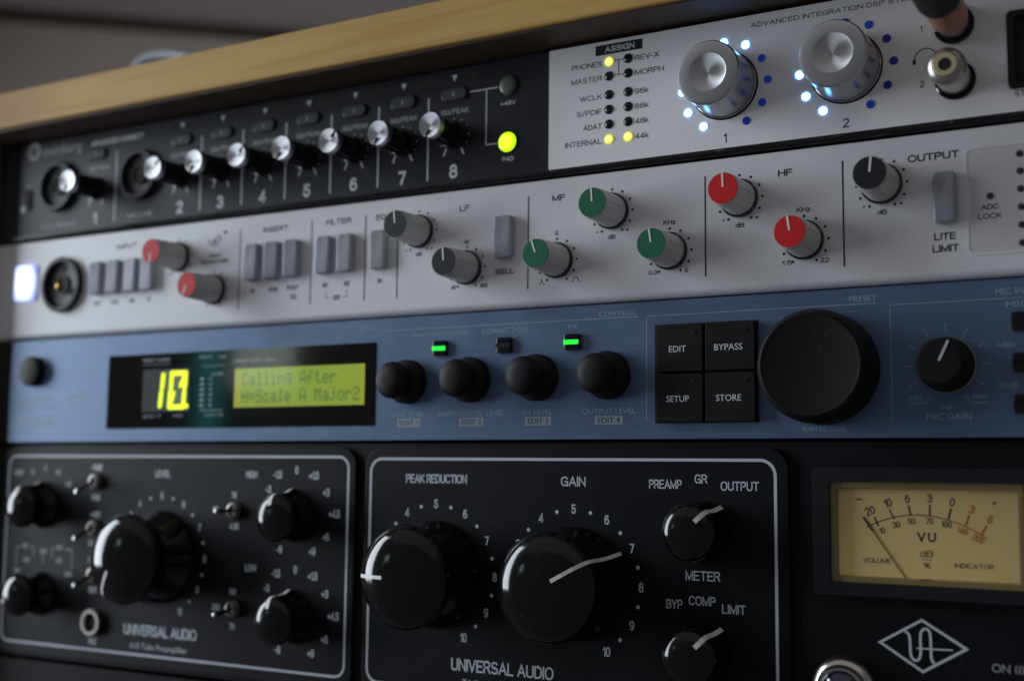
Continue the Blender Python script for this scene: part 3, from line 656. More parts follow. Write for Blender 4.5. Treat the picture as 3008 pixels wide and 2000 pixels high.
# knobs
def bknob(x, z, cap, ang, dots=True, lab=None):
    zz = z
    if dots:
        pm = PM()
        for a in range(-60, 241, 30): pm.disc(x+7.27*math.cos(math.radians(a)), z+7.27*math.sin(math.radians(a)), 0.44, n=12)
        pm.build('dial_marks', M['print_black'], B)
    lathe('knob_base', [(6.0, 0), (6.0, -1.3), (5.75, -1.5), (5.2, -1.5)], M['black_gloss'], B, (x, 0, z), n=48)
    k = lathe('dial_knob', [(5.45, -1.35), (5.4, -1.7), (5.0, -13.6), (4.98, -14.1), (4.8, -14.6)], M['grey_knob'], B, (x, 0, z), n=48, rot=ang)
    k['label'] = 'grey dial knob with %s cap' % {'red': 'a red', 'green': 'a green', 'dark': 'a charcoal'}[cap]
    lathe('knob_cap', [(4.82, -14.5), (4.72, -14.95), (4.55, -15.1), (0, -15.12)], M[cap], k, n=48)
    lathe('cap_edge', [(4.8, -14.4), (4.92, -14.7), (4.78, -15.0), (4.7, -14.98)], M['grey_knob'], k, n=48)
    PM().box(0.35, 4.6, -15.22, -15.0, -0.28, 0.28).build('pointer', M['white_line'], k)
    pm = PM()
    for i in range(6):
        a = math.radians(30+60*i); 
        for dd in (0,):
            r1, r2 = 5.42, 5.03; t = 0.10
            vs = []
            for r, y in ((r1, -2.2), (r2, -13.2)):
                for s_ in (-t, t): vs.append(((r+.03)*math.cos(a)-s_*math.sin(a), y, (r+.03)*math.sin(a)+s_*math.cos(a)))
            pm.add(vs, [(0, 1, 3, 2)])
    pm.build('knob_grooves', M['groove'], k)
bknob(97.0, -59.15, 'red', -96); bknob(116.5, -73.6, 'red', -114)
bknob(212.55, -59.0, 'dark', 96); bknob(232.65, -73.5, 'dark', 95)
bknob(287.7, -59.0, 'green', 94); bknob(267.66, -73.6, 'green', 109); bknob(307.72, -73.7, 'green', 99)
bknob(330.8, -59.05, 'red', 92); bknob(350.8, -73.8, 'red', 98); bknob(373.8, -59.2, 'dark', 84)
for x, z in ((212.55, -67.1), (287.6, -67.3), (330.8, -67.4), (373.7, -67.45)):
    bt('dB', x, z, 1.45, 2.75, bold=.008)
for x in (212.55, 287.7, 330.8, 373.8): bt('-', x-5.3, -65.3, 1.6, bold=.02); bt('+', x+5.4, -65.35, 1.5, bold=.02)
bt('Hz', 232.3, -64.3, 1.4, bold=.008); bt('40', 227.3, -80.0, 1.4, bold=.01); bt('600', 239.5, -80.1, 1.4, bold=.01)
bt('Q', 267.45, -64.25, 1.5, bold=.004); bt('KHz', 307.65, -64.35, 1.45, 4.1, bold=.008); bt('KHz', 350.65, -64.45, 1.45, 4.1, bold=.008)
bt('0.3', 302.0, -80.05, 1.4, 3.0, bold=.008); bt('5', 313.3, -80.1, 1.45, bold=.008); bt('1.5', 345.3, -80.2, 1.4, 3.0, bold=.008); bt('22', 356.8, -80.25, 1.45, 2.6, bold=.008)
bt('-', 101.7, -66.2, 1.5, bold=.02); bt('+', 92.0, -66.2, 1.5, bold=.02)
PM().line([(260.8, -81.3), (261.5, -80.9), (261.95, -79.6), (262.4, -80.9), (263.1, -81.3)], .25).line([(273.2, -81.2), (273.7, -80.6), (274.0, -79.6), (275.2, -79.6), (275.5, -80.6), (276.1, -81.2)], .25).build('filter_curve_marks', M['print_black'], B)
# recessed meter field
slab('meter_field', rrect(397.5, 455, -81.7, -51.9, 1.6), -0.05, 1, 0, M['recess'], B)
frame_slab('field_edge', rrect(396.9, 455.6, -82.3, -51.3, 2.2), rrect(397.5, 455, -81.7, -51.9, 1.6), -0.16, 0.2, M['silver'], B, inner_back=rrect(398.1, 454.4, -81.1, -52.5, 1.3))
for z in (-54.65, -59.5, -64.5, -69.55, -74.55, -79.6): lathe('meter_light', [(0.95, 0), (0.95, -0.25), (0.6, -0.4), (0, -0.45)], M['led_brown'], B, (411.3, 0, z), n=18)
lathe('lock_light', [(0.95, 0), (0.95, -0.25), (0.6, -0.4), (0, -0.45)], M['led_brown'], B, (403.3, 0, -65.75), n=18)
bt('ADC', 403.15, -68.8, 1.5, 4.6, y=-0.09, bold=.008); bt('LOCK', 403.1, -71.4, 1.5, 6.2, y=-0.09, bold=.008)

# ------------------------------------------------------------------ UNIT C : blue voice processor
Cc = thing('voice_processor', 'brushed blue voice processor with green display and four square black buttons', 'effects unit', (0, 0, 0))
profile_bar('front_panel', rounded_panel(-89.25, -132.75, 0, 3, 0.25, 0.25, 2), 0.4, 460, M['blue'], Cc)
bbox('rack_ear', -14, 0.2, 0.2, 3, -132.6, -89.5, 0.3, M['black_matte'], Cc)
bbox('chassis', 6, 448, 3.2, 240, -132, -90, 0.5, M['black_matte'], Cc)
def ct(s, x, z, h, wd=None, m='print_blue', **k): return text(Cc, M[m], s, x, z, h, wd, gill=True, **k)
lathe('power_button', [(6.4, 0), (6.4, -2.6), (5.9, -3.3), (4, -3.8), (0, -3.9)], M['rubber'], Cc, (15.5, 0, -102.6), n=40)
ct('VOICEWORKS', 17.5, -114.7, 2.6, 22, bold=.02); ct('PLUS', 42.1, -114.5, 2.6, 10.6, 'print_dim', bold=.02)
ct('HARMONY  CORRECTION', 17.5, -117.9, 1.1, 22); ct('EFFECTS', 42.1, -117.9, 1.2, 10.4, 'print_dim')
ct('TC', 10.4, -124.4, 4.6, 7.4, bold=.01); ct('HELICON', 22, -124.4, 4.2, 13.5, bold=.0)
# display
dsp = slab('display_window', rrect(60.5, 195.1, -127.5, -97.7, 0.3, 2), -0.15, 1, 0, M['window_black'], Cc)
def dsub(pm, name, m): 
    o = pm.build(name, M[m], dsp); o.location = o.location-dsp.location; return o
dsub(PM().rect(129.0, 190.4, -119.95, -105.15, -0.25), 'lcd_screen', 'lcd')
dsub(PM().rect(129.0, 132.2, -119.95, -105.15, -0.28).rect(188.8, 190.4, -119.95, -105.15, -0.28), 'lcd_light_edge', 'lcd_edge')
FONT = {'C': "0e1110101110 0e", 'x': ''}
G = {
 'C': ["01110", "10001", "10000", "10000", "10000", "10001", "01110"], 'a': ["00000", "00000", "01110", "00001", "01111", "10001", "01111"],
 'l': ["01100", "00100", "00100", "00100", "00100", "00100", "01110"], 'i': ["00100", "00000", "01100", "00100", "00100", "00100", "01110"],
 'n': ["00000", "00000", "10110", "11001", "10001", "10001", "10001"], 'g': ["00000", "01111", "10001", "10001", "01111", "00001", "01110"],
 'A': ["01110", "10001", "10001", "10001", "11111", "10001", "10001"], 'f': ["00110", "01001", "01000", "11100", "01000", "01000", "01000"],
 't': ["01000", "01000", "11100", "01000", "01000", "01001", "00110"], 'e': ["00000", "00000", "01110", "10001", "11111", "10000", "01110"],
 'r': ["00000", "00000", "10110", "11001", "10000", "10000", "10000"], 'H': ["10001", "10001", "10001", "11111", "10001", "10001", "10001"],
 'S': ["01111", "10000", "10000", "01110", "00001", "00001", "11110"], 'c': ["00000", "00000", "01110", "10000", "10000", "10001", "01110"],
 'M': ["10001", "11011", "10101", "10101", "10001", "10001", "10001"], 'j': ["00010", "00000", "00110", "00010", "00010", "10010", "01100"],
 'o': ["00000", "00000", "01110", "10001", "10001", "10001", "01110"], '2': ["01110", "10001", "00001", "00110", "01000", "10000", "11111"],
 '=': ["00000", "00000", "11111", "00000", "11111", "00000", "00000"]}
pm = PM(); cw = 3.5; px_ = 0.56; pz = 0.70
for row, (z0, s) in enumerate(((-106.8, 'Calling After'), (-113.3, 'H=Scale A Major2'))):
    for i, c in enumerate(s):
        if c == ' ': continue
        for r, line in enumerate(G[c]):
            for q, b_ in enumerate(line):
                if b_ == '1': x = 132.9+i*cw+q*px_*1.02; z = z0-r*pz; pm.rect(x, x+px_*.97, z-pz*.97, z, -0.31)
dsub(pm, 'lcd_characters', 'lcd_dot')
dsub(PM().rect(80.4, 105.4, -120.9, -103.9, -0.2), 'digit_window', 'seg_back')
def stroke(pm, a, b, wd, y=-0.3):
    pm.line([a, b], wd, y); pm.disc(a[0], a[1], wd/2, y-0.01, 12); pm.disc(b[0], b[1], wd/2, y-0.02, 12)
dsub(PM().rect(93.0, 104.8, -120.2, -104.7, -0.24), 'digit_glow', 'seg_glow')  # glow of the digits put in as a dimly emitting patch behind them
sg = PM()
stroke(sg, (91.6, -106.3), (91.1, -111.4), 2.0); stroke(sg, (90.8, -113.2), (90.3, -118.6), 2.0)
X0, X1 = 95.7, 103.1; sl = 0.55
for a, b in (((X0+sl, -105.8), (X1+sl, -105.8)), ((X0+sl, -106.2), (X0+.25, -111.6)), ((X1+sl, -106.2), (X1+.25, -111.4)), ((X0, -113.2), (X0-.35, -118.8)), ((X1, -113.2), (X1-.35, -118.8)), ((X0-.3, -119.2), (X1-.4, -119.2)), ((X1-.3, -107.6), (X1-1.9, -110.8)), ((X0+1.6, -113.6), (X0+.5, -117.2))):
    stroke(sg, a, b, 1.9)
sg.disc(104.6, -118.9, 1.0, -0.34)
dsub(sg, 'lit_digits', 'seg_lit')
dt = PM()
for s, x, z, wd in (('PRESET NUMBER', 87.2, -100.2, 14.8), ('EDIT', 86.3, -122.7, 10), ('MIDI', 100, -122.6, 5), ('INPUT', 113.6, -100, 7), ('CLIP', 122.4, -100.2, 3.5), ('dB', 120, -106.7, 6), ('PRESET NAME / MENU', 138.6, -102.2, 20.4), ('NOTE', 119, -122.6, 9.5)):
    put(dt, s, x, z, 1.2, wd, y=-0.22, bold=.01)
for k in range(6): put(dt, str(-6*k), 116.6, -108.5-2.05*k, 1.2, 1.8, y=-0.22, bold=.01); dt.rect(111.2, 113.2, -109-2.05*k, -108-2.05*k, -0.22)
dt.rect(111.4, 123.2, -120.9, -120.6, -0.22); dt.rect(80.2, 95, -102.1, -101.9, -0.22); dt.rect(112, 123.5, -103.6, -103.4, -0.22)
dsub(dt, 'window_lettering', 'print_dim')
gp = PM().box(60.6, 195.0, -0.75, -0.45, -127.4, -97.8).build('window_pane', M['glass'], dsp); gp.location = gp.location-dsp.location
# section lines and headings
PM().rect(187, 195, -93.35, -93.2).rect(198.6, 296.6, -93.95, -93.72).rect(198.6, 198.75, -127.5, -93.8).rect(299.7, 299.95, -127.3, -93.85).rect(299.7, 371.6, -94.05, -93.85).rect(375.3, 375.5, -127.5, -94.3).rect(375.3, 411, -94.8, -94.6).rect(411, 440, -94.8, -94.6).build('section_lines', M['print_blue'], Cc)
ct('DISPLAY', 190.8, -92.4, 1.35, 7.6); ct('CONTROL', 289.7, -92.45, 1.5, 13.2); ct('PRESET', 367.65, -92.35, 1.6, 7.9); ct('MIC INPUT', 403.9, -92.7, 1.7, al='l')
ct('MIC', 406.5, -96.4, 1.7, al='l', wd=6)
ct('HARMONY/MODEL', 222.3, -95.9, 1.4, 24); ct('CORRECTION', 248, -95.95, 1.5, 17.6); ct('FX', 273.8, -96.0, 1.55, 3.3)
for s, x, wd in (('LEAD LEVEL', 209.4, 13.9), ('HARM/MODEL LEVEL', 235.1, 26.4), ('FX LEVEL', 260.9, 11), ('OUTPUT LEVEL', 286.7, 18.4)): ct(s, x, -123.75, 1.65, wd, bold=.003)
for k, x in enumerate((209.7, 235.3, 261.0, 286.7)):
    PM().rect(x-4.9, x+4.9, -128.1, -125.2).build('print_box', M['print_box'], Cc); ct('EDIT %d' % (k+1), x, -126.65, 1.65, 7.6, 'ink_blue', y=-0.08)
# square lit buttons
for x, lit in ((222.7, 1), (248.3, 0), (273.9, 1)):
    b = slab('square_button', rrect(x-2.75, x+2.75, -103.75, -98.4, 0.8, 4), -1.6, 0, 0.5, M['black_gloss'], Cc)
    o = PM().box(x-2.8, x+2.5, -1.72, -0.6, -101.9, -100.4).build('light_bar', M['green_lit'] if lit else M['rubber'], b); o.location = o.location-b.location
# mushroom knobs
for x in (209.15, 234.95, 260.75, 286.55):
    k = lathe('level_knob', [(7.75, 0), (7.75, -2.4), (7.4, -3.2), (6.0, -3.9), (5.0, -5.0), (4.8, -6.4), (5.2, -7.8), (6.1, -8.6), (6.4, -9.6), (6.3, -10.6), (5.7, -11.5), (4.2, -12.3), (2.2, -12.7), (0, -12.8)], M['rubber'], Cc, (x, 0, -112.35), n=48)
# push buttons
slab('button_bezel', rrect(302.6, 336.3, -127.9, -96.9, 0.3, 2), -0.12, 1, 0, M['pit'], Cc)
for s, x0, x1, z0, z1, wd in (('EDIT', 304.0, 319.35, -112.0, -97.5, 5.6), ('BYPASS', 320.3, 335.9, -112.0, -97.5, 8.9), ('SETUP', 304.0, 319.35, -127.6, -112.75, 7.4), ('STORE', 320.3, 335.9, -127.6, -112.75, 7.9)):
    b = slab('push_button', rrect(x0, x1, z0, z1, 0.35, 3), -2.7, 0, 0.25, M['rubber'], Cc)
    t = text(b, M['print_white'], s, (x0+x1)/2-0.4, (z0+z1)/2-0.3, 1.9, wd, y=-2.75, bold=.01, gill=True); t.location = t.location-b.location
    l = lathe('button_light', [(0.75, -2.6), (0.75, -2.78), (0.6, -2.84), (0, -2.84)], M['black_gloss'], b, (x1-2.4, 0, z1-2.4), n=18); l.location = l.location-b.location
# big wheel
k = lathe('preset_wheel', [(16.5, 0), (16.5, -9.5), (16.3, -11.2), (15.6, -13.2), (15.0, -14.2), (14.3, -14.8), (13.7, -14.6), (0, -14.2)], M['rubber'], Cc, (355.8, 0, -112.4), n=72)
ct('PUSH TO LOAD', 355.9, -130.05, 1.3, 12.9, bold=.003)
# mic gain knob
k = lathe('gain_knob', [(7.75, -0.6), (7.75, -1.4), (7.3, -2.5), (6.7, -9.5), (6.3, -11.2), (5.7, -11.8), (0, -12.0)], M['rubber'], Cc, (390.5, 0, -112.5), n=48, rot=65)
PM().box(0.2, 6.2, -12.12, -11.6, -0.24, 0.24).build('pointer', M['print_white'], k)
lathe('knob_washer', [(7.85, 0), (7.85, -0.5), (7.7, -0.6), (6, -0.6)], M['brass'], Cc, (390.5, 0, -112.5), n=48)
tk = PM()
for a in (120, 90, 60, 30, 0, -30, 150, 180, 210):
    c_, s_ = math.cos(math.radians(a)), math.sin(math.radians(a)); tk.line([(390.5+9.4*c_, -112.5+9.4*s_), (390.5+11.8*c_, -112.5+11.8*s_)], .22)
tk.line([(395.1, -120.8), (396.5, -123.1), (401.3, -123.1)], .22).line([(385.9, -120.8), (384.6, -123.1), (380.2, -123.1)], .22)
tk.build('dial_marks', M['print_blue'], Cc)
ct('MAX', 399.2, -121.5, 1.5, 3.7); ct('MIN', 382, -121.6, 1.5, 3.5); ct('rel.', 390.6, -124.2, 1.5, 3.2); ct('MIC GAIN', 390.75, -126.85, 1.8, 11.9, bold=.004)
ct('+48V', 406.2, -107.5, 1.6, 5.4); ct('20 dB', 406.4, -118.4, 1.6, 5)
for z in (-101.2, -112.4, -123.7):
    b = slab('side_button', rrect(407.9, 414, z-2.7, z+2.6, 0.6, 3), -1.2, 0, 0.3, M['black_gloss'], Cc)
    o = PM().box(407.95, 413.9, -1.32, -0.6, z-0.75, z+0.75).build('light_bar', M['rubber'], b); o.location = o.location-b.location

# ------------------------------------------------------------------ UNIT D : black tube preamp, 2U
D = thing('tube_preamplifier', 'black two-unit tube preamplifier with domed knobs and a cream needle meter', 'preamplifier', (0, 0, 0))
profile_bar('front_panel', rounded_panel(-133.6, -222.0, 1.6, 6, 0.4, 0.4, 2), XL, XR, M['la_black'], D)
bbox('chassis', 6, 448, 6.2, 280, -221, -134.5, 0.5, M['black_matte'], D)
PY = -0.05
slab('left_plate', rrect(-1.5, 187.3, -220.5, -135.2, 6.5, 7), 0, 2, 0.5, M['la_black'], D)
slab('right_plate', rrect(191.6, 345.0, -220.5, -135.5, 6.5, 7), 0, 2, 0.5, M['la_black'], D)
def outline(pts, wd): 
    pm = PM(); pm.line(pts, wd, closed=True, y=-0.06); pm.build('plate_border', M['print_la'], D)
outline(rrect(3.0, 184.1, -216.0, -138.6, 4.2, 7), 0.92); outline(rrect(194.0, 341.0, -216.2, -139.2, 4.6, 7), 0.92)
def dtx(s, x, z, h, wd=None, m='print_la', **k): k.setdefault('nar', 0.8); return text(D, M[m], s, x, z, h, wd, **k)
dtx('PEAK REDUCTION', 221.45, -145.95, 3.0, 24.9, bold=.004); dtx('GAIN', 274.1, -146.25, 3.1, 8.9, bold=.002); dtx('LEVEL', 93.3, -145.4, 2.7, 8.2, bold=.006)
dtx('UNIVERSAL AUDIO', 248.1, -207.5, 4.0, 38.7, bold=.002); dtx('UNIVERSAL AUDIO', 94.8, -206.5, 4.1, 38.6, bold=.006)
dtx('610 Tube Preamplifier', 94.5, -212.6, 2.2, 30.2, bold=.006); dtx('T4 Optical Compressor', 248.2, -213.2, 2.2, 30.2, bold=.0)
dtx('PREAMP', 306.0, -146.7, 2.75, 10.9); dtx('GR', 317.7, -144.95, 2.75, 4.1); dtx('OUTPUT', 330.0, -147.0, 2.75, 12.0); dtx('METER', 318.1, -174.15, 2.9, 11.1)
dtx('BYP', 308.85, -183.0, 2.75, 5.3); dtx('COMP', 317.85, -181.6, 2.75, 8.6); dtx('LIMIT', 327.85, -183.5, 2.75, 7.4)
def scale(x, z, sz=3.0):
    pm = PM()
    for i in range(11):
        a = math.radians(240-30*i)
        if i == 0: continue
        put(pm, str(i), x+23.6*math.cos(a), z+23.6*math.sin(a), sz, nar=0.8, bold=.003)
        if i < 10:
            a2 = math.radians(225-30*i); pm.disc(x+23.3*math.cos(a2), z+23.3*math.sin(a2), 0.62, n=14)
    pm.build('dial_scale', M['print_la'], D)
scale(274.28, -178.64); scale(221.6, -178.1); scale(93.2, -177.6, 2.8)
def dome_knob(x, z, ang, k, line_from, name):
    prof = [(18.0, 0), (18.0, -1.0), (17.7, -1.6), (13.8, -8.6), (13.2, -10.6), (13.7, -12.4), (15.7, -14.2), (17.0, -16.2), (17.25, -17.6), (16.8, -19.2), (15.4, -21.0), (12.8, -22.5), (9.0, -23.6), (5, -24.2), (0, -24.4)]
    prof = [(r*k, y*(k if k == 1 else 0.60)) for r, y in prof]
    kn = lathe(name, prof, M['bakelite'], D, (x, 0, z), n=72, rot=ang)
    path = [(r, y) for r, y in prof[::-1] if r >= line_from]
    # the pointer bridges the waist of the knob in a ridge
    front = [p for p in path if p[1] <= prof[7][1]]
    ky = 1 if k == 1 else 0.60
    path = front+[(17.4*k, -16.6*ky), (17.3*k, -12.5*ky), (18.1*k, -7.5*ky), (20.6*k, -2.2*ky)]
    wd = 0.6 if k == 1 else 0.74
    vs = []; fs = []
    for i, (r, y) in enumerate(path):
        vs += [(r+.05, y-.14, -wd), (r+.05, y-.14, wd)]
        if i: b = 2*(i-1); fs.append((b, b+1, b+3, b+2))
    PM().add(vs, fs).build('pointer', M['white_line'], kn)
    # black ridge under the line
    vs = []; fs = []; w2 = wd*2.2
    rp = path[len(front)-1:]
    for i, (r, y) in enumerate(rp):
        vs += [(r, y-.05, -wd*1.05), (r, y-.05, wd*1.05), (prof[4][0]*.97, y, w2), (prof[4][0]*.97, y, -w2)]
        if i:
            b = 4*(i-1); fs += [(b, b+1, b+5, b+4), (b+1, b+2, b+6, b+5), (b+3, b, b+4, b+7)]
    rp_end = rp[-1]; nb = len(vs); vs += [(rp_end[0]*.985, 0, -wd*1.05), (rp_end[0]*.985, 0, wd*1.05), (prof[4][0]*.97, 0, w2), (prof[4][0]*.97, 0, -w2)]
    b = nb-4; fs += [(b, b+1, b+5, b+4), (b+1, b+2, b+6, b+5), (b+3, b, b+4, b+7)]
    PM().add(vs, fs).build('pointer_ridge', M['bakelite'], kn)
    return kn
dome_knob(274.28, -178.64, 30, 1, 3.5, 'dome_knob'); dome_knob(221.6, -178.1, 180, 1, 3.5, 'dome_knob'); dome_knob(93.2, -177.6, 240, 1, 3.5, 'dome_knob')
for x, z, a in ((317.8, -160.8, 47), (317.8, -197.1, 49), (160.5, -160.6, 97), (160.9, -196.9, 97), (25.5, -159.6, 97), (25.5, -195.5, 205)):
    dome_knob(x, z, a, 0.5, 2.6, 'selector_knob')
# tone labels
for zc, dx in ((-160.9, 0), (-197.0, 0.6)):
    pm = PM()
    for s, x, z in (('-1.5', 151.5, zc+15.7), ('0', 160.45, zc+17.4), ('+1.5', 168.5, zc+15.5), ('+3', 174.3, zc+9.5), ('+4.5', 178.2, zc+1.9), ('+6', 174.6, zc-6.4), ('+9', 168.6, zc-11.8), ('-9', 153.3, zc-11.7), ('-3', 147.2, zc+10.2)):
        put(pm, s, x+dx, z, 2.95, nar=0.74, bold=.008)
    pm.build('dial_scale', M['print_la'], D)
dtx('HIGH', 138.9, -145.3, 2.6, bold=.003); dtx('LOW', 139.9, -179.9, 2.6, bold=.003)
dtx('7K', 130.6, -153.15, 2.4, bold=.003); dtx('4.5K', 131.1, -164.8, 2.4, bold=.003); dtx('10K', 121.6, -158.6, 2.3)
dtx('100', 131.4, -189.0, 2.4, bold=.003); dtx('70', 131.6, -201.8, 2.4, bold=.003); dtx('200', 123.3, -195.2, 2.4, bold=.003)
for s, x, z in (('GAIN', 9.1, -145.5), ('-5', 17.6, -145.1), ('0', 25.6, -143.6), ('+5', 33.2, -145.3), ('+10', 39.8, -150.2)): dtx(s, x, z, 2.5, m='print_dim', bold=.01)
for s, x, z in (('-15dB', 56.1, -143.1), ('PAD', 56.4, -155.4), ('+48V', 56.6, -162.2), ('ON', 54.9, -173.7), ('Ø', 54.6, -180.4), ('IN', 55.9, -185.2), ('OUT', 57.1, -192.4), ('HI-Z', 58.2, -212.6)): dtx(s, x, z, 2.5, bold=.008)
for s, x, z in (('500', 11, -186.7), ('2.2M', 42.3, -186.8), ('2.0K', 16.5, -182.0), ('LINE', 26.7, -178.2), ('47K', 36.3, -181.7), ('MIC', 15.3, -176.2), ('HI-Z', 36.4, -176.2)): dtx(s, x, z, 2.0, m='print_dim', bold=.008)
PM().line([(10.2, -184.5), (10.2, -176.8), (12.4, -176.8)], .35).line([(18.4, -176.8), (20.8, -176.8), (20.8, -180.6)], .35).line([(26.7, -179.8), (26.7, -183.4)], .35).line([(31.8, -180.6), (31.8, -176.8), (33.6, -176.8)], .35).line([(39.6, -176.8), (44, -176.8), (44, -184.6)], .35).build('print_bracket', M['print_dim'], D)
# toggles
def toggle(x, z, dz):
    t = lathe('toggle_switch', [(3.2, 0), (3.2, -0.9), (2.9, -1.2), (2.9, -2.1), (2.0, -2.3), (1.8, -1.6), (0, -1.5)], M['nickel_dark'], D, (x, 0, z), n=24)
    v = Vector((0, -10.6, dz)); vs = []; fs = []; n = 14
    pr = [(0.0, 0.7), (.3, .75), (.75, .95), (.93, 1.3), (.98, 1.2), (1.0, .7), (1.001, 0.01)]
    for tt, r in pr:
        for k in range(n): a = 2*math.pi*k/n; vs.append((r*math.cos(a), -2+tt*(v.y+2), tt*v.z+r*math.sin(a)))
    for i in range(len(pr)-1):
        for k in range(n): fs.append((i*n+k, i*n+(k+1) % n, (i+1)*n+(k+1) % n, (i+1)*n+k))
    PM().add(vs, fs).build('lever', M['lever'], t, smooth=True)
for x, z, dz in ((56.6, -148.9, -4.2), (56.9, -167.7, -4.0), (58.0, -186.4, -3.8), (131.5, -158.8, -0.3), (132.4, -195.3, -1.6)): toggle(x, z, dz)
lathe('instrument_jack', [(5.3, 0), (5.3, -2.0), (5.0, -2.4), (3.75, -2.4), (3.5, -2.0), (3.4, -0.3), (0, -0.3)], M['nickel_dull'], D, (58.4, 0, -205.1), n=36)
lathe('jack_hole', [(3.4, -0.9), (0, -0.9)], M['pit'], D, (58.4, 0, -205.1), n=24)
# VU meter
vo = rrect(352.4, 414.5, -177.3, -141.2, 0.6, 3)
vi = rrect(357.2, 409.6, -173.7, -145.2, 0.5, 3)
fr = frame_slab('meter_frame', vo, vi, -1.8, 2.2, M['meter_frame'], D, inner_back=rrect(357.6, 409.2, -173.3, -145.6, 0.5, 3))
frame_slab('meter_lip', rrect(356.9, 409.9, -174.0, -144.9, 0.6, 3), rrect(358.9, 408.0, -172.2, -146.9, 0.5, 3), -0.4, 2.3, M['meter_case'], fr, inner_back=rrect(359.6, 407.4, -171.5, -147.6, 0.5, 3))
slab('meter_card', rrect(356.0, 410.5, -174.5, -144.6, 0.3, 2), 1.0, 1.4, 0, M['meter_face'], D)
my = 0.95
cx, cz, Rr = 383.4, -176.5, 22.2
# arc fitted to the photographed tick feet
def arcpt(x): return (x, -154.25-((x-381.6)**2)/(2*27.5))
mk = PM(); mk.line([arcpt(367.2+(389.7-367.2)*k/16) for k in range(17)], .28, y=my)
mr = PM(); mr.line([arcpt(389.7+(399.6-389.7)*k/10) for k in range(11)], .34, y=my)
ticks = [((369.4, -155.0), (370.6, -157.7), .45), ((373.7, -152.8), (375.0, -155.6), .4), ((378.9, -151.6), (379.6, -154.4), .45), ((384.8, -151.4), (384.7, -154.3), .45), ((390.4, -152.2), (389.7, -155.2), .5)]
for a, b, wd in ticks: mk.line([a, b], wd, y=my-.01)
for a, b, wd in (((395.2, -153.9), (394.2, -156.8), .5), ((399.7, -156.6), (398.2, -159.2), .5)): mr.line([a, b], wd, y=my-.01)
for s, x, z, r in (('20', 368.3, -153.4, 22), ('10', 373.3, -151.1, 14), ('6', 378.7, -149.8, 6), ('3', 384.8, -149.6, 0), ('0', 390.8, -150.5, -10)): put(mk, s, x, z, 2.35, nar=.85, rot=r, y=my-.01)
for s, x, z, r in (('3', 395.9, -152.4, -18), ('6', 400.6, -155.0, -25)): put(mr, s, x, z, 2.3, nar=.85, rot=r, y=my-.01)
for s, x, z, r in (('10', 371.6, -158.9, 18), ('30', 375.5, -157.1, 10), ('50', 379.7, -156.0, 4), ('70', 384.6, -155.8, 0), ('100', 389.1, -156.6, -6)): put(mk, s, x, z, 1.75, nar=.9, rot=r, y=my-.02)
for s, x, z, r in (('140', 393.3, -158.3, -16), ('200', 397.3, -160.3, -26)): put(mr, s, x, z, 1.75, nar=.9, rot=r, y=my-.02)
put(mk, '-', 365.2, -150.0, 2.6, 1.9, y=my); put(mk, '+', 401.8, -150.4, 2.0, y=my); put(mk, 'VU', 383.7, -160.3, 2.6, 5.0, bold=.012, gap=.42, y=my)
put(mk, 'dB', 383.6, -164.9, 1.8, 3.5, y=my); mk.rect(382.3, 385.0, -166.6, -166.4, my); put(mk, '%', 383.65, -168.1, 1.6, 1.9, y=my)
put(mk, 'VOLUME', 370.0, -167.3, 1.3, 7.7, y=my, bold=.004); put(mk, 'INDICATOR', 396.1, -167.8, 1.3, 10.2, y=my, bold=.004)
mk.build('meter_print', M['print_black'], D); mr.build('meter_red_print', M['print_red'], D)
PM().box(-0.12, 0.12, -0.12, 0.12, 0, 16.2).box(-0.3, 0.3, -0.13, 0.13, 16.0, 20.6).build('needle', M['pit'], D)
nd = bpy.context.scene.objects['needle']; nd.location = Vector((378.1, 0.78, -172.2))*S; nd.rotation_euler = (0, -math.atan2(11.5, 16.7), 0)
nd2 = nd
PM().add([(383.6+3.6*math.cos(math.radians(a)), -0.1, -173.3+1.5*math.sin(math.radians(a))) for a in range(0, 181, 15)], [tuple(range(13))]).build('pivot_cover', M['meter_frame'], D)
PM().box(358.0, 409.0, -0.75, -0.5, -173.0, -146.0).build('meter_glass', M['glass'], D)
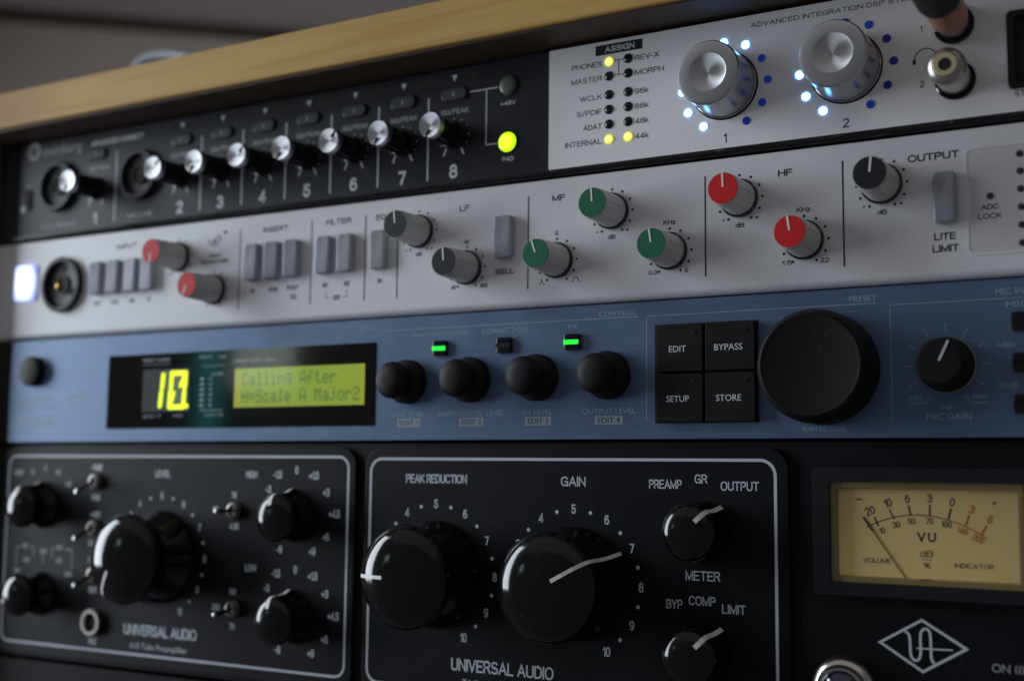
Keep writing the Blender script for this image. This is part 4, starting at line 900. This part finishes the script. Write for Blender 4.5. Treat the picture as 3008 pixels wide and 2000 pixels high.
# diamond badge
Y2 = 1.55
bd = PM(); bd.line([(381.75, -183.2), (393.4, -190.2), (381.75, -197.2), (370.2, -190.0)], .75, y=Y2, closed=True)
def spl(p, m_=6):
    out = []
    for i in range(len(p)-1):
        a = p[max(0, i-1)]; b = p[i]; c = p[i+1]; d = p[min(len(p)-1, i+2)]
        for t in range(m_):
            u = t/m_; out.append([0.5*((2*b[k])+(-a[k]+c[k])*u+(2*a[k]-5*b[k]+4*c[k]-d[k])*u*u+(-a[k]+3*b[k]-3*c[k]+d[k])*u**3) for k in (0, 1)])
    return out+[p[-1]]
bd.line(spl([(377.0, -186.5), (377.9, -187.0), (378.35, -188.2), (378.45, -190.6), (378.55, -192.7), (379.1, -193.9), (379.85, -194.3), (380.7, -193.9), (381.15, -192.7), (381.25, -190.8), (381.25, -188), (381.55, -186.3), (382.65, -185.45), (383.7, -186.2), (383.95, -188), (384.0, -191), (384.05, -193.1), (384.35, -194.2), (384.9, -194.7)]), .72, y=Y2)
bd.line([(380.2, -190.9), (384, -190.9), (389.8, -190.75)], .42, y=Y2-.01)
bd.build('diamond_emblem', M['print_la'], D)
text(D, M['print_dim'], 'ON (I)', 403.9, -194.6, 2.2, 8.1, y=Y2)
lathe('toggle_switch', [(4.2, 1.6), (4.2, 0.2), (3.6, -0.4), (2, -0.6), (0, -0.6)], M['nickel_dull'], D, (404.6, 0, -202.4), n=32)
jw = lathe('jewel_lamp', [(9.2, 1.6), (9.2, -0.8), (8.9, -2.0), (8.0, -3.2), (7.1, -3.6), (6.9, -3.0), (6.7, -4.4), (6.3, -4.9), (5.7, -4.9)], M['nickel'], D, (360.4, 0, -203.5), n=56)
lathe('jewel', [(5.8, -4.6), (5.2, -5.6), (3.6, -6.8), (1.8, -7.4), (0, -7.5)], M['jewel'], jw, n=24)

# ------------------------------------------------------------------ UNIT E : black unit at the very bottom
E_ = thing('black_rack_unit', 'plain black rack unit just showing along the bottom, under the tube preamplifier', 'rack unit', (0, 0, 0))
profile_bar('front_panel', rounded_panel(-223.2, -266.2, 0, 4, 0.4, 0.4, 2), XL, XR, M['unit_black'], E_)
bbox('chassis', 6, 448, 4.2, 240, -265.5, -224, 0.5, M['black_matte'], E_)
slab('raised_field', rrect(107.5, 440, -262, -225.2, 1.2, 3), -1.2, 0.5, 0.3, M['recess'] if False else M['black_matte'], E_)
